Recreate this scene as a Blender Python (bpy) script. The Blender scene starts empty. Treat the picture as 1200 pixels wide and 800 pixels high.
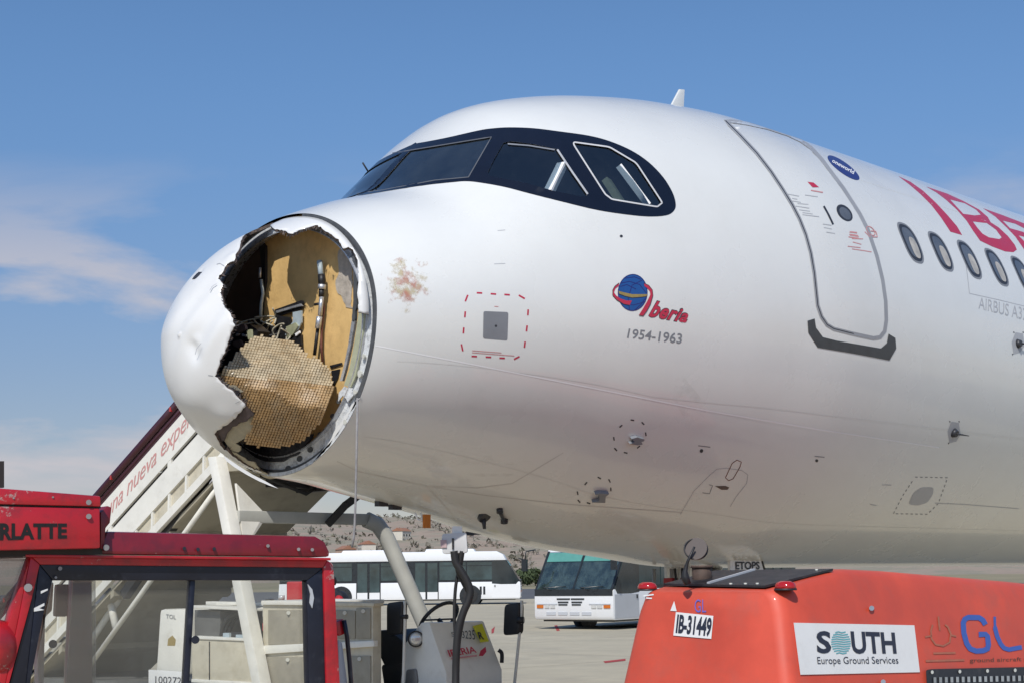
import bpy, bmesh, math, random
import numpy as np
from mathutils import Vector, Matrix
from mathutils.geometry import delaunay_2d_cdt
from math import radians as R, sin, cos, pi

random.seed(7); RNG = np.random.default_rng(7)
scene = bpy.context.scene
col = scene.collection

# ------------------------------------------------------------------ camera
# World: aircraft axis along +X (nose tip at x = 0), port side is -Y, ground z = 0, fuselage centre at z = HC
EYE = 1.70
F_PX, YAW, PITCH, ROLL = 1750.0, R(-45.1), R(8.92), R(-0.70)
CAM = np.array([-5.342, -8.449, EYE]); HC = EYE + 2.122
FH = np.array([-sin(YAW), cos(YAW), 0.0]); RH = np.array([cos(YAW), sin(YAW), 0.0])     # level forward and right
_fw = np.array([FH[0]*cos(PITCH), FH[1]*cos(PITCH), sin(PITCH)])
_u = np.cross(RH, _fw)
_r = RH*cos(ROLL) + _u*sin(ROLL); _up = -RH*sin(ROLL) + _u*cos(ROLL)
cam = bpy.data.cameras.new('camera'); cam_o = bpy.data.objects.new('camera', cam); col.objects.link(cam_o)
cam.sensor_width = 36; cam.lens = F_PX/1200*36; cam.clip_start = 0.1; cam.clip_end = 20000
M = Matrix(((_r[0], _up[0], -_fw[0], CAM[0]), (_r[1], _up[1], -_fw[1], CAM[1]), (_r[2], _up[2], -_fw[2], CAM[2]), (0, 0, 0, 1)))
cam_o.matrix_world = M
scene.camera = cam_o

# ------------------------------------------------------------------ light
SUN_EL, SUN_AZ = R(46), R(-148)                       # azimuth measured from +X towards +Y
SUN_DIR = Vector((cos(SUN_EL)*cos(SUN_AZ), cos(SUN_EL)*sin(SUN_AZ), sin(SUN_EL)))
SUN_STRENGTH, SKY_STRENGTH = 3.6, 0.125
sun = bpy.data.lights.new('sun', 'SUN'); sun.energy = SUN_STRENGTH; sun.angle = R(0.5); sun.color = (1.0, 0.955, 0.88)
sun_o = bpy.data.objects.new('sun', sun); col.objects.link(sun_o)
sun_o.rotation_euler = SUN_DIR.to_track_quat('Z', 'Y').to_euler()
scene.view_settings.view_transform = 'Standard'; scene.view_settings.look = 'None'
scene.view_settings.exposure = 0.0; scene.view_settings.gamma = 1.0

world = bpy.data.worlds.new('World'); scene.world = world; world.use_nodes = True
wn = world.node_tree; wn.nodes.clear()
def N(nt, typ, **kw):
    n = nt.nodes.new(typ)
    for k, v in kw.items():
        if k in n.inputs.keys() if hasattr(n.inputs, 'keys') else False: n.inputs[k].default_value = v
        else: setattr(n, k, v)
    return n
def L(nt, a, b): nt.links.new(a, b)
sky = N(wn, 'ShaderNodeTexSky'); sky.sky_type = 'NISHITA'; sky.sun_disc = False
sky.sun_elevation = SUN_EL; sky.sun_rotation = math.atan2(SUN_DIR.x, SUN_DIR.y)
sky.altitude = 600; sky.air_density = 1.15; sky.dust_density = 0.55; sky.ozone_density = 3.2
bg = N(wn, 'ShaderNodeBackground'); bg.inputs['Strength'].default_value = SKY_STRENGTH
wo = N(wn, 'ShaderNodeOutputWorld')
# soft cumulus low in the sky, all round the horizon
tc = N(wn, 'ShaderNodeTexCoord'); sep = N(wn, 'ShaderNodeSeparateXYZ'); L(wn, tc.outputs['Generated'], sep.inputs[0])
mp = N(wn, 'ShaderNodeMapping'); L(wn, tc.outputs['Generated'], mp.inputs[0]); mp.inputs['Location'].default_value = (3.1, 1.7, 0.4); mp.inputs['Scale'].default_value = (1.5, 1.5, 4.6)
nz = N(wn, 'ShaderNodeTexNoise'); L(wn, mp.outputs[0], nz.inputs['Vector']); nz.inputs['Scale'].default_value = 3.3; nz.inputs['Detail'].default_value = 9; nz.inputs['Roughness'].default_value = 0.56; nz.inputs['Distortion'].default_value = 0.3
cr = N(wn, 'ShaderNodeValToRGB'); L(wn, nz.outputs[0], cr.inputs[0])
cr.color_ramp.elements[0].position = 0.475; cr.color_ramp.elements[0].color = (0, 0, 0, 1)
cr.color_ramp.elements[1].position = 0.62; cr.color_ramp.elements[1].color = (1, 1, 1, 1)
lo = N(wn, 'ShaderNodeMapRange'); L(wn, sep.outputs['Z'], lo.inputs[0])
for k, v in (('From Min', 0.17), ('From Max', 0.285), ('To Min', 1.0), ('To Max', 0.0)): lo.inputs[k].default_value = v
lo.interpolation_type = 'SMOOTHSTEP'
ml = N(wn, 'ShaderNodeMath', operation='MULTIPLY'); L(wn, cr.outputs[0], ml.inputs[0]); L(wn, lo.outputs[0], ml.inputs[1])
ml2 = N(wn, 'ShaderNodeMath', operation='MULTIPLY'); L(wn, ml.outputs[0], ml2.inputs[0]); ml2.inputs[1].default_value = 0.8
mixc = N(wn, 'ShaderNodeMix'); mixc.data_type = 'RGBA'; L(wn, ml2.outputs[0], mixc.inputs['Factor'])
tint = N(wn, 'ShaderNodeMix'); tint.data_type = 'RGBA'; tint.blend_type = 'MULTIPLY'; tint.inputs['Factor'].default_value = 1.0
L(wn, sky.outputs[0], tint.inputs['A']); 
# haze: the summer air dulls the sky towards the horizon, the same all round
hz_ = N(wn, 'ShaderNodeMapRange'); L(wn, sep.outputs['Z'], hz_.inputs[0]); hz_.interpolation_type = 'SMOOTHSTEP'
hz_.inputs['From Min'].default_value = 0.04; hz_.inputs['From Max'].default_value = 0.36
hm = N(wn, 'ShaderNodeMix'); hm.data_type = 'RGBA'; L(wn, hz_.outputs[0], hm.inputs['Factor']); hm.inputs['A'].default_value = (.58, .525, .585, 1); hm.inputs['B'].default_value = (.665, .82, 0.955, 1)
L(wn, hm.outputs['Result'], tint.inputs['B'])
L(wn, tint.outputs['Result'], mixc.inputs['A'])
mixc.inputs['B'].default_value = (4.7, 4.45, 4.7, 1)
L(wn, mixc.outputs['Result'], bg.inputs['Color']); L(wn, bg.outputs[0], wo.inputs[0])

# ------------------------------------------------------------------ pixel (1200 x 800) -> ray / point helpers
def rays(px):
    px = np.atleast_2d(np.asarray(px, float))
    d = _fw[None]*F_PX + _r[None]*(px[:, :1]-600) + _up[None]*(400-px[:, 1:2])
    return d/np.linalg.norm(d, axis=1)[:, None]
def at(px, py, depth):                                 # point at a level distance `depth` in front of the camera
    d = rays((px, py))[0]; return CAM + d*(depth/(d@FH))
def on_plane(px, p0, n):
    d = rays(px); n = np.asarray(n, float); t = ((np.asarray(p0)-CAM)@n)/(d@n); return CAM + d*t[:, None]

# ------------------------------------------------------------------ fuselage surface
KX = [0.0, 0.08, 0.25, 0.5, 0.85, 1.2, 1.6, 2.0, 2.5, 3.0, 3.6, 4.3, 5.2, 6.2]
ZT = [-0.513, -0.292, -0.029, 0.213, 0.422, 0.573, 0.728, 1.115, 1.549, 1.737, 1.88, 1.992, 2.06, 2.07]
ZB = [-0.513, -0.941, -1.108, -1.283, -1.42, -1.462, -1.53, -1.603, -1.695, -1.808, -1.905, -1.975, -2.06, -2.07]
HWD = [0.0, 0.324, 0.558, 0.792, 1.044, 1.209, 1.359, 1.481, 1.612, 1.729, 1.821, 1.902, 1.97, 1.975]
def pch(X, Y, x):
    X = np.asarray(X); Y = np.asarray(Y); h = np.diff(X); d = np.diff(Y)/h
    m = np.zeros(len(X)); m[0] = d[0]
    for i in range(1, len(X)-1):
        if d[i-1]*d[i] > 0:
            w1 = 2*h[i]+h[i-1]; w2 = h[i]+2*h[i-1]; m[i] = (w1+w2)/(w1/d[i-1]+w2/d[i])
    i = np.clip(np.searchsorted(X, x)-1, 0, len(X)-2); t = np.clip((x-X[i])/h[i], 0, 1)
    return Y[i]*(2*t**3-3*t**2+1)+m[i]*h[i]*(t**3-2*t**2+t)+Y[i+1]*(-2*t**3+3*t**2)+m[i+1]*h[i]*(t**3-t**2)
_S = np.linspace(0, math.sqrt(6.2), 1500); _SK = np.sqrt(KX)
_T = [pch(_SK, a, _S) for a in (ZT, ZB, HWD)]
TAIL0 = 33.0
def prof(x):
    x = np.asarray(x, float); s = np.sqrt(np.clip(x, 0, 6.2))
    zt, zb, hw = (np.interp(s, _S, a) for a in _T)
    zc = -0.513*np.clip(1-x/5.5, 0, 1)**1.6
    tl = np.clip((x-TAIL0)/12.0, 0, 1)
    hw = hw*(1-0.85*tl**1.5); zb = zb + 2.9*tl**1.4
    zc = np.where(tl > 0, (zt+zb)/2*np.minimum(1, tl*3)+zc*(1-np.minimum(1, tl*3)), zc)
    return zt, zb, hw, zc
def spt(x, th, k=1.0):                                 # surface point(s), world space; k shrinks towards the axis
    zt, zb, hw, zc = prof(x); c = np.cos(th); s = np.sin(th)
    return np.stack([np.broadcast_to(x, np.shape(c)) + 0*c, k*hw*s, HC + zc + k*np.where(c > 0, (zt-zc)*c, (zc-zb)*c)], -1)
def snorm(x, th):
    x = np.maximum(np.asarray(x, float), 2e-3); e = 1e-3
    a = spt(x+e, th)-spt(np.maximum(x-e, 1e-4), th); b = spt(x, np.asarray(th)+e)-spt(x, np.asarray(th)-e)
    n = np.cross(b, a); n /= np.linalg.norm(n, axis=-1)[..., None]+1e-12
    flip = (n[..., 1]*np.sin(th)+n[..., 2]*np.cos(th)) < 0
    n[flip] *= -1
    return n
def hit(px):                                           # pixel(s) -> (x, theta) on the near side of the fuselage
    d = rays(px); t = np.linspace(7.5, 40, 420)
    def Fv(tt):
        P = CAM + d[:, None, :]*tt[..., None] if tt.ndim == 2 else CAM + d[:, None, :]*tt[None, :, None]
        zt, zb, hw, zc = prof(np.clip(P[..., 0], 1e-6, None)); z = P[..., 2]-HC-zc
        f = (P[..., 1]/(hw+1e-6))**2 + (z/(np.where(z > 0, zt-zc, zc-zb)+1e-6))**2 - 1
        return np.where(P[..., 0] < 0, 50+P[..., 0]*-10, f)
    f = Fv(t); neg = f < 0; has = neg.any(1); i = np.where(has, neg.argmax(1), f.argmin(1))
    b = t[i]; a = np.where(has, t[np.maximum(i-1, 0)], b)
    # rays that graze: find closest approach more finely
    for _ in range(34):
        m = (a+b)/2; fm = Fv(m[:, None])[:, 0]
        b = np.where(fm < 0, m, b); a = np.where(fm < 0, a, m)
    P = CAM + d*b[:, None]; x = np.clip(P[:, 0], 1e-4, None)
    zt, zb, hw, zc = prof(x); z = P[:, 2]-HC-zc
    return x, np.arctan2(P[:, 1]/hw, z/np.where(z > 0, zt-zc, zc-zb))
def skin(px, off=0.004):
    x, th = hit(px); return spt(x, th) + snorm(x, th)*off*0.3

# ------------------------------------------------------------------ scene objects
def tag(o, label=None, cat=None, group=None, kind=None):
    for k, v in (('label', label), ('category', cat), ('group', group), ('kind', kind)):
        if v: o[k] = v
    return o
def thing(name, label, cat, loc=(0, 0, 0), rotz=0.0, group=None):
    o = bpy.data.objects.new(name, None); col.objects.link(o); o.empty_display_size = 0.2
    o.location = loc; o.rotation_euler = (0, 0, rotz)
    o['mw'] = 1; del o['mw']
    return tag(o, label, cat, group)
def mat_of(o):
    m = Matrix.LocRotScale(o.location, o.rotation_euler, o.scale)
    return mat_of(o.parent) @ m if o.parent else m
def link(name, me, mats, parent=None, world=True):
    o = bpy.data.objects.new(name, me); col.objects.link(o)
    for m in (mats if isinstance(mats, (list, tuple)) else [mats]): me.materials.append(m)
    if parent:
        o.parent = parent
        if world: me.transform(mat_of(parent).inverted())
    return o
def copy_tree(o, parent=None):
    c = o.copy(); col.objects.link(c); c.parent = parent
    for ch in [k for k in bpy.data.objects if k.parent == o]: copy_tree(ch, c)
    return c
class MB:
    def __init__(s): s.v = []; s.f = []; s.m = []; s.sm = []
    def add(s, verts, faces, mi=0, smooth=False):
        b = len(s.v); s.v += [tuple(map(float, p)) for p in verts]
        for f in faces: s.f.append(tuple(b+i for i in f)); s.m.append(mi); s.sm.append(smooth)
        return s
    def box(s, c, d, rot=None, mi=0, taper=1.0):
        vs = []
        for sz in (-1, 1):
            k = taper if sz > 0 else 1
            for sx, sy in ((-1, -1), (1, -1), (1, 1), (-1, 1)):
                p = Vector((sx*d[0]/2*k, sy*d[1]/2*k, sz*d[2]/2))
                if rot is not None: p = rot @ p
                vs.append(p+Vector(c))
        return s.add(vs, [(3, 2, 1, 0), (4, 5, 6, 7), (0, 1, 5, 4), (1, 2, 6, 5), (2, 3, 7, 6), (3, 0, 4, 7)], mi)
    def bar(s, a, b, w, h=None, mi=0, up=(0, 0, 1)):
        a = Vector(a); b = Vector(b); h = h or w; z = (b-a); ln = z.length; z.normalize()
        x = z.cross(Vector(up))
        if x.length < 1e-4: x = z.cross(Vector((1, 0, 0)))
        x.normalize(); y = x.cross(z)
        vs = [p + x*(sx*w/2)+y*(sy*h/2) for p in (a, b) for sx, sy in ((-1, -1), (1, -1), (1, 1), (-1, 1))]
        return s.add(vs, [(0, 1, 2, 3), (7, 6, 5, 4), (4, 5, 1, 0), (5, 6, 2, 1), (6, 7, 3, 2), (7, 4, 0, 3)], mi)
    def cyl(s, a, b, r0, r1=None, n=16, mi=0, caps=True):
        return s.tube([a, b], [r0, r0 if r1 is None else r1], n, mi, caps)
    def tube(s, pts, r, n=10, mi=0, caps=True):
        pts = [Vector(p) for p in pts]; k = len(pts); r = r if isinstance(r, (list, tuple)) else [r]*k
        vs = []; ref = None
        for i in range(k):
            t = (pts[min(i+1, k-1)]-pts[max(i-1, 0)])
            if t.length < 1e-7: t = Vector((0, 0, 1))
            t.normalize()
            if ref is None: ref = t.orthogonal().normalized()
            x = (ref - t*ref.dot(t)); x = x.normalized() if x.length > 1e-6 else t.orthogonal().normalized(); ref = x; y = t.cross(x)
            for j in range(n):
                a = 2*pi*j/n; vs.append(pts[i]+(x*cos(a)+y*sin(a))*r[i])
        fs = [(i*n+j, i*n+(j+1) % n, (i+1)*n+(j+1) % n, (i+1)*n+j) for i in range(k-1) for j in range(n)]
        b = len(s.v); s.add(vs, fs, mi, True)
        if caps:
            s.f.append(tuple(b+j for j in range(n-1, -1, -1))); s.m.append(mi); s.sm.append(False)
            s.f.append(tuple(b+(k-1)*n+j for j in range(n))); s.m.append(mi); s.sm.append(False)
        return s
    def prism(s, poly, d, mi=0, mi_side=None):          # polygon of 3-D points extruded by vector(s) d
        k = len(poly); d = np.asarray(d, float)
        q = [np.asarray(p, float) for p in poly]; vs = q + [p+d for p in q]
        s.add(vs, [tuple(range(k))], mi); b = len(s.v)-2*k
        s.f.append(tuple(b+k+i for i in range(k-1, -1, -1))); s.m.append(mi); s.sm.append(False)
        for i in range(k):
            j = (i+1) % k; s.f.append((b+i, b+k+i, b+k+j, b+j)); s.m.append(mi if mi_side is None else mi_side); s.sm.append(False)
        return s
    def loft(s, rings, mi=0, smooth=True, closed=True, caps=True):
        n = len(rings[0]); vs = [p for r in rings for p in r]; fs = []
        for i in range(len(rings)-1):
            for j in range(n if closed else n-1): fs.append((i*n+j, i*n+(j+1) % n, (i+1)*n+(j+1) % n, (i+1)*n+j))
        b = len(s.v); s.add(vs, fs, mi, smooth)
        if caps:
            s.f.append(tuple(b+j for j in range(n-1, -1, -1))); s.m.append(mi); s.sm.append(False)
            e = b+(len(rings)-1)*n; s.f.append(tuple(e+j for j in range(n))); s.m.append(mi); s.sm.append(False)
        return s
    def mesh(s, name):
        me = bpy.data.meshes.new(name); me.from_pydata(s.v, [], s.f); me.update()
        me.polygons.foreach_set('material_index', s.m); me.polygons.foreach_set('use_smooth', s.sm)
        return me
    def build(s, name, mats, parent=None, bevel=0.0, world=True, seg=2, fixn=True):
        me = s.mesh(name)
        if bevel or fixn:
            bm = bmesh.new(); bm.from_mesh(me)
            if fixn: bmesh.ops.recalc_face_normals(bm, faces=bm.faces)
            if bevel:
                es = [e for e in bm.edges if len(e.link_faces) == 2 and e.calc_face_angle(0) > 0.5]
                bmesh.ops.bevel(bm, geom=es, offset=bevel, segments=seg, affect='EDGES', profile=0.6, clamp_overlap=True)
                if seg > 1:
                    for f in bm.faces: f.smooth = True
            bm.to_mesh(me); bm.free()
            if bevel and seg > 1:
                try: me.set_sharp_from_angle(angle=R(42))
                except Exception: pass
        return link(name, me, mats, parent, world)

# ------------------------------------------------------------------ materials
MATS = {}
def mat(name, colr, rough=0.5, metal=0.0, coat=0.0, var=0.08, scale=6.0, bump=0.0, bscale=40.0, dirt=None, dscale=3.0, damt=0.0, rvar=0.08, spec=None, dlo=0.5, dhi=0.72, alpha=None, obj_var=0.0):
    m = bpy.data.materials.new(name); m.use_nodes = True; nt = m.node_tree; p = nt.nodes['Principled BSDF']
    c = (*colr, 1.0); p.inputs['Roughness'].default_value = rough; p.inputs['Metallic'].default_value = metal
    p.inputs['Coat Weight'].default_value = coat; p.inputs['Coat Roughness'].default_value = 0.08
    if spec is not None: p.inputs['Specular IOR Level'].default_value = spec
    t = N(nt, 'ShaderNodeTexCoord')
    out = None
    n1 = N(nt, 'ShaderNodeTexNoise'); L(nt, t.outputs['Object'], n1.inputs['Vector']); n1.inputs['Scale'].default_value = scale; n1.inputs['Detail'].default_value = 6; n1.inputs['Roughness'].default_value = 0.6
    mr = N(nt, 'ShaderNodeMapRange'); L(nt, n1.outputs[0], mr.inputs[0]); mr.inputs['From Min'].default_value = 0.3; mr.inputs['From Max'].default_value = 0.7; mr.inputs['To Min'].default_value = 1-var; mr.inputs['To Max'].default_value = 1+var*0.5
    mul = N(nt, 'ShaderNodeMix'); mul.data_type = 'RGBA'; mul.blend_type = 'MULTIPLY'; mul.inputs['Factor'].default_value = 1; mul.inputs['A'].default_value = c
    cb = N(nt, 'ShaderNodeCombineColor'); [L(nt, mr.outputs[0], cb.inputs[i]) for i in range(3)]
    L(nt, cb.outputs[0], mul.inputs['B']); out = mul.outputs['Result']
    if obj_var:
        oi = N(nt, 'ShaderNodeObjectInfo'); om = N(nt, 'ShaderNodeMapRange'); L(nt, oi.outputs['Random'], om.inputs[0]); om.inputs['To Min'].default_value = 1-obj_var; om.inputs['To Max'].default_value = 1+obj_var
        oc = N(nt, 'ShaderNodeCombineColor'); [L(nt, om.outputs[0], oc.inputs[i]) for i in range(3)]
        m2 = N(nt, 'ShaderNodeMix'); m2.data_type = 'RGBA'; m2.blend_type = 'MULTIPLY'; m2.inputs['Factor'].default_value = 1; L(nt, out, m2.inputs['A']); L(nt, oc.outputs[0], m2.inputs['B']); out = m2.outputs['Result']
    if dirt is not None:
        n2 = N(nt, 'ShaderNodeTexNoise'); L(nt, t.outputs['Object'], n2.inputs['Vector']); n2.inputs['Scale'].default_value = dscale; n2.inputs['Detail'].default_value = 9; n2.inputs['Roughness'].default_value = 0.7
        dm = N(nt, 'ShaderNodeMapRange'); L(nt, n2.outputs[0], dm.inputs[0]); dm.inputs['From Min'].default_value = dlo; dm.inputs['From Max'].default_value = dhi; dm.inputs['To Max'].default_value = damt
        mx2 = N(nt, 'ShaderNodeMix'); mx2.data_type = 'RGBA'; L(nt, dm.outputs[0], mx2.inputs['Factor']); L(nt, out, mx2.inputs['A']); mx2.inputs['B'].default_value = (*dirt, 1); out = mx2.outputs['Result']
    L(nt, out, p.inputs['Base Color'])
    if rvar:
        rm = N(nt, 'ShaderNodeMapRange'); L(nt, n1.outputs[0], rm.inputs[0]); rm.inputs['From Min'].default_value = 0.3; rm.inputs['From Max'].default_value = 0.7; rm.inputs['To Min'].default_value = max(0.02, rough-rvar); rm.inputs['To Max'].default_value = min(1, rough+rvar); L(nt, rm.outputs[0], p.inputs['Roughness'])
    if bump:
        n3 = N(nt, 'ShaderNodeTexNoise'); L(nt, t.outputs['Object'], n3.inputs['Vector']); n3.inputs['Scale'].default_value = bscale; n3.inputs['Detail'].default_value = 4
        b = N(nt, 'ShaderNodeBump'); b.inputs['Strength'].default_value = bump; b.inputs['Distance'].default_value = 0.02; L(nt, n3.outputs[0], b.inputs['Height']); L(nt, b.outputs[0], p.inputs['Normal'])
    MATS[name] = m; return m
def glass(name, tint=(0.5, 0.55, 0.55), refl=0.12, dirt=0.0, dcol=(0.5, 0.48, 0.44), rough=0.02, dscale=4.0):
    m = bpy.data.materials.new(name); m.use_nodes = True; nt = m.node_tree; nt.nodes.clear(); o = N(nt, 'ShaderNodeOutputMaterial')
    tr = N(nt, 'ShaderNodeBsdfTransparent'); tr.inputs[0].default_value = (*tint, 1)
    gl = N(nt, 'ShaderNodeBsdfGlossy'); gl.inputs['Roughness'].default_value = rough; gl.inputs[0].default_value = (1, 1, 1, 1)
    lw = N(nt, 'ShaderNodeFresnel'); lw.inputs[0].default_value = 1.5
    mr = N(nt, 'ShaderNodeMath', operation='MULTIPLY_ADD'); L(nt, lw.outputs[0], mr.inputs[0]); mr.inputs[1].default_value = 0.9; mr.inputs[2].default_value = refl-0.04; mr.use_clamp = True
    a = N(nt, 'ShaderNodeMixShader'); L(nt, mr.outputs[0], a.inputs[0]); L(nt, tr.outputs[0], a.inputs[1]); L(nt, gl.outputs[0], a.inputs[2]); last = a.outputs[0]
    if dirt:
        t = N(nt, 'ShaderNodeTexCoord'); mp_ = N(nt, 'ShaderNodeMapping'); L(nt, t.outputs['Object'], mp_.inputs[0]); mp_.inputs['Scale'].default_value = (1, 1, 0.35); mp_.inputs['Rotation'].default_value = (0.4, 0.5, 0.2)
        n = N(nt, 'ShaderNodeTexNoise'); L(nt, mp_.outputs[0], n.inputs['Vector']); n.inputs['Scale'].default_value = dscale; n.inputs['Detail'].default_value = 8; n.inputs['Roughness'].default_value = 0.65
        m2 = N(nt, 'ShaderNodeMapRange'); L(nt, n.outputs[0], m2.inputs[0]); m2.inputs['From Min'].default_value = 0.42; m2.inputs['From Max'].default_value = 0.75; m2.inputs['To Min'].default_value = dirt*0.25; m2.inputs['To Max'].default_value = dirt
        df = N(nt, 'ShaderNodeBsdfDiffuse'); df.inputs[0].default_value = (*dcol, 1)
        b = N(nt, 'ShaderNodeMixShader'); L(nt, m2.outputs[0], b.inputs[0]); L(nt, last, b.inputs[1]); L(nt, df.outputs[0], b.inputs[2]); last = b.outputs[0]
    L(nt, last, o.inputs[0]); MATS[name] = m; return m

# ------------------------------------------------------------------ flat print and sheets laid on a surface
def densify(poly, step, closed=True):
    out = []; n = len(poly)
    for i in range(n if closed else n-1):
        a = np.asarray(poly[i], float); b = np.asarray(poly[(i+1) % n], float); k = max(1, int(math.ceil(np.linalg.norm(b-a)/step)))
        out += [tuple(a+(b-a)*j/k) for j in range(k)]
    if not closed: out.append(tuple(map(float, poly[-1])))
    return out
def inside(P, poly):
    P = np.asarray(P); x, y = P[:, 0], P[:, 1]; r = np.zeros(len(P), bool); n = len(poly)
    for i in range(n):
        x0, y0 = poly[i]; x1, y1 = poly[(i+1) % n]
        c = (y0 > y) != (y1 > y)
        with np.errstate(divide='ignore', invalid='ignore'): r ^= c & (x < (x1-x0)*(y-y0)/(y1-y0+1e-30)+x0)
    return r
def tri_fill(poly, step):
    b = densify(poly, step); A = np.array(b)
    g = np.stack(np.meshgrid(np.arange(A[:, 0].min(), A[:, 0].max(), step), np.arange(A[:, 1].min(), A[:, 1].max(), step)), -1).reshape(-1, 2)
    g = g[inside(g, b)] if len(g) else g
    if len(g):
        d = np.min(np.linalg.norm(g[:, None]-A[None], axis=-1), 1); g = g[d > step*0.45]
    vs = [Vector(p) for p in b] + [Vector(p) for p in g]
    r = delaunay_2d_cdt(vs, [], [tuple(range(len(b)))], 1, 1e-5)
    return np.array([tuple(v) for v in r[0]]), [tuple(f) for f in r[2]]
def sheet(name, polys, mats, parent, step=8, off=0.004, mapper=None, smooth=True):
    """flat print: polygons in picture coordinates laid on the fuselage skin (or through `mapper`)"""
    mb = MB(); mapper = mapper or (lambda p: skin(p, off))
    for k, poly in enumerate(polys):
        V, Fc = tri_fill(poly, step); mb.add(mapper(V), Fc, 0, smooth)
    me = mb.mesh(name); bm = bmesh.new(); bm.from_mesh(me)
    for f in bm.faces:
        f.normal_update()
        if (Vector(CAM)-f.calc_center_median()).dot(f.normal) < 0: f.normal_flip()
    bm.to_mesh(me); bm.free()
    return link(name, me, mats, parent)
def ribbon(pts, w, closed=False):                       # 2-D polyline -> polygon pieces of width w
    P = [np.asarray(p, float) for p in pts]; n = len(P); out = []; offs = []
    for i in range(n):
        a = P[i-1] if (i > 0 or closed) else P[i]; b = P[(i+1) % n] if (i < n-1 or closed) else P[i]
        t = b-a; t = t/(np.linalg.norm(t)+1e-9); nn = np.array([-t[1], t[0]])
        ww = w[i] if isinstance(w, (list, tuple)) else w
        offs.append((P[i]+nn*ww/2, P[i]-nn*ww/2))
    for i in range(n if closed else n-1):
        j = (i+1) % n; out.append([offs[i][0], offs[j][0], offs[j][1], offs[i][1]])
    return out
def stroke(name, lines, w, mats, parent, step=10, off=0.005, closed=False, mapper=None):
    """thin painted or raised line along picture polylines laid on the skin"""
    mb = MB(); mapper = mapper or (lambda p: skin(p, off))
    for ln in lines:
        d = densify(ln, step, closed); Q = ribbon(d, w, closed)
        V = mapper(np.array([p for q in Q for p in q])); mb.add(V, [tuple(range(4*i, 4*i+4)) for i in range(len(Q))], 0, True)
    me = mb.mesh(name); bm = bmesh.new(); bm.from_mesh(me); bmesh.ops.remove_doubles(bm, verts=bm.verts, dist=1e-5)
    for f in bm.faces:
        f.normal_update()
        if (Vector(CAM)-f.calc_center_median()).dot(f.normal) < 0: f.normal_flip()
    bm.to_mesh(me); bm.free()
    return link(name, me, mats, parent)
def text_tris(s, bold=0.0, shear=0.0, space=1.0):
    c = bpy.data.curves.new('lettering', 'FONT'); c.body = s; c.offset = bold; c.shear = shear; c.space_character = space; c.resolution_u = 3
    o = bpy.data.objects.new('lettering', c); col.objects.link(o)
    dg = bpy.context.evaluated_depsgraph_get(); me = bpy.data.meshes.new_from_object(o.evaluated_get(dg))
    V = np.array([v.co[:2] for v in me.vertices]); Fc = [tuple(p.vertices) for p in me.polygons]
    bpy.data.objects.remove(o); bpy.data.curves.remove(c); bpy.data.meshes.remove(me)
    V = (V-V.min(0))/(V.max(0)-V.min(0)); return V, Fc
def lettering(name, s, quad, mats, parent, bold=0.0, shear=0.0, off=0.006, mapper=None, space=1.0):
    """quad: picture corners bottom-left, bottom-right, top-right, top-left"""
    V, Fc = text_tris(s, bold, shear, space); q = [np.asarray(p, float) for p in quad]; u, v = V[:, :1], V[:, 1:]
    P = q[0]*(1-u)*(1-v)+q[1]*u*(1-v)+q[2]*u*v+q[3]*(1-u)*v
    mapper = mapper or (lambda p: skin(p, off))
    mb = MB().add(mapper(P), Fc); me = mb.mesh(name); bm = bmesh.new(); bm.from_mesh(me)
    for f in bm.faces:
        f.normal_update()
        if (Vector(CAM)-f.calc_center_median()).dot(f.normal) < 0: f.normal_flip()
    bm.to_mesh(me); bm.free()
    return link(name, me, mats, parent)
def rounded(poly, r=0.15, k=5):                         # round the corners of a 2-D polygon
    out = []; n = len(poly)
    for i in range(n):
        a, b, c = (np.asarray(poly[(i+j) % n], float) for j in (-1, 0, 1))
        p, q = b+(a-b)*r, b+(c-b)*r
        for j in range(k+1):
            t = j/k; out.append(tuple(p*(1-t)**2+2*b*t*(1-t)+q*t*t))
    return out
def ellipse(c, ax, bx, n=32):                           # c + ax cos + bx sin
    c, ax, bx = map(np.asarray, (c, ax, bx)); return [tuple(c+ax*cos(2*pi*i/n)+bx*sin(2*pi*i/n)) for i in range(n)]
# ================================================================== materials for the aircraft
mat('white_paint', (0.765, 0.770, 0.745), 0.28, coat=0.65, var=0.03, scale=0.8, dirt=(0.60, 0.585, 0.54), dscale=1.2, damt=0.25, rvar=0.05, dlo=0.45, dhi=0.8)
# the bare inside of the skin is dark primer and insulation blankets
_nt = MATS['white_paint'].node_tree; _p = _nt.nodes['Principled BSDF']
_g = N(_nt, 'ShaderNodeNewGeometry'); _m = N(_nt, 'ShaderNodeMix'); _m.data_type = 'RGBA'
_src = _p.inputs['Base Color'].links[0].from_socket; L(_nt, _g.outputs['Backfacing'], _m.inputs['Factor']); L(_nt, _src, _m.inputs['A']); _m.inputs['B'].default_value = (0.03, 0.03, 0.035, 1); L(_nt, _m.outputs['Result'], _p.inputs['Base Color'])
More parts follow.
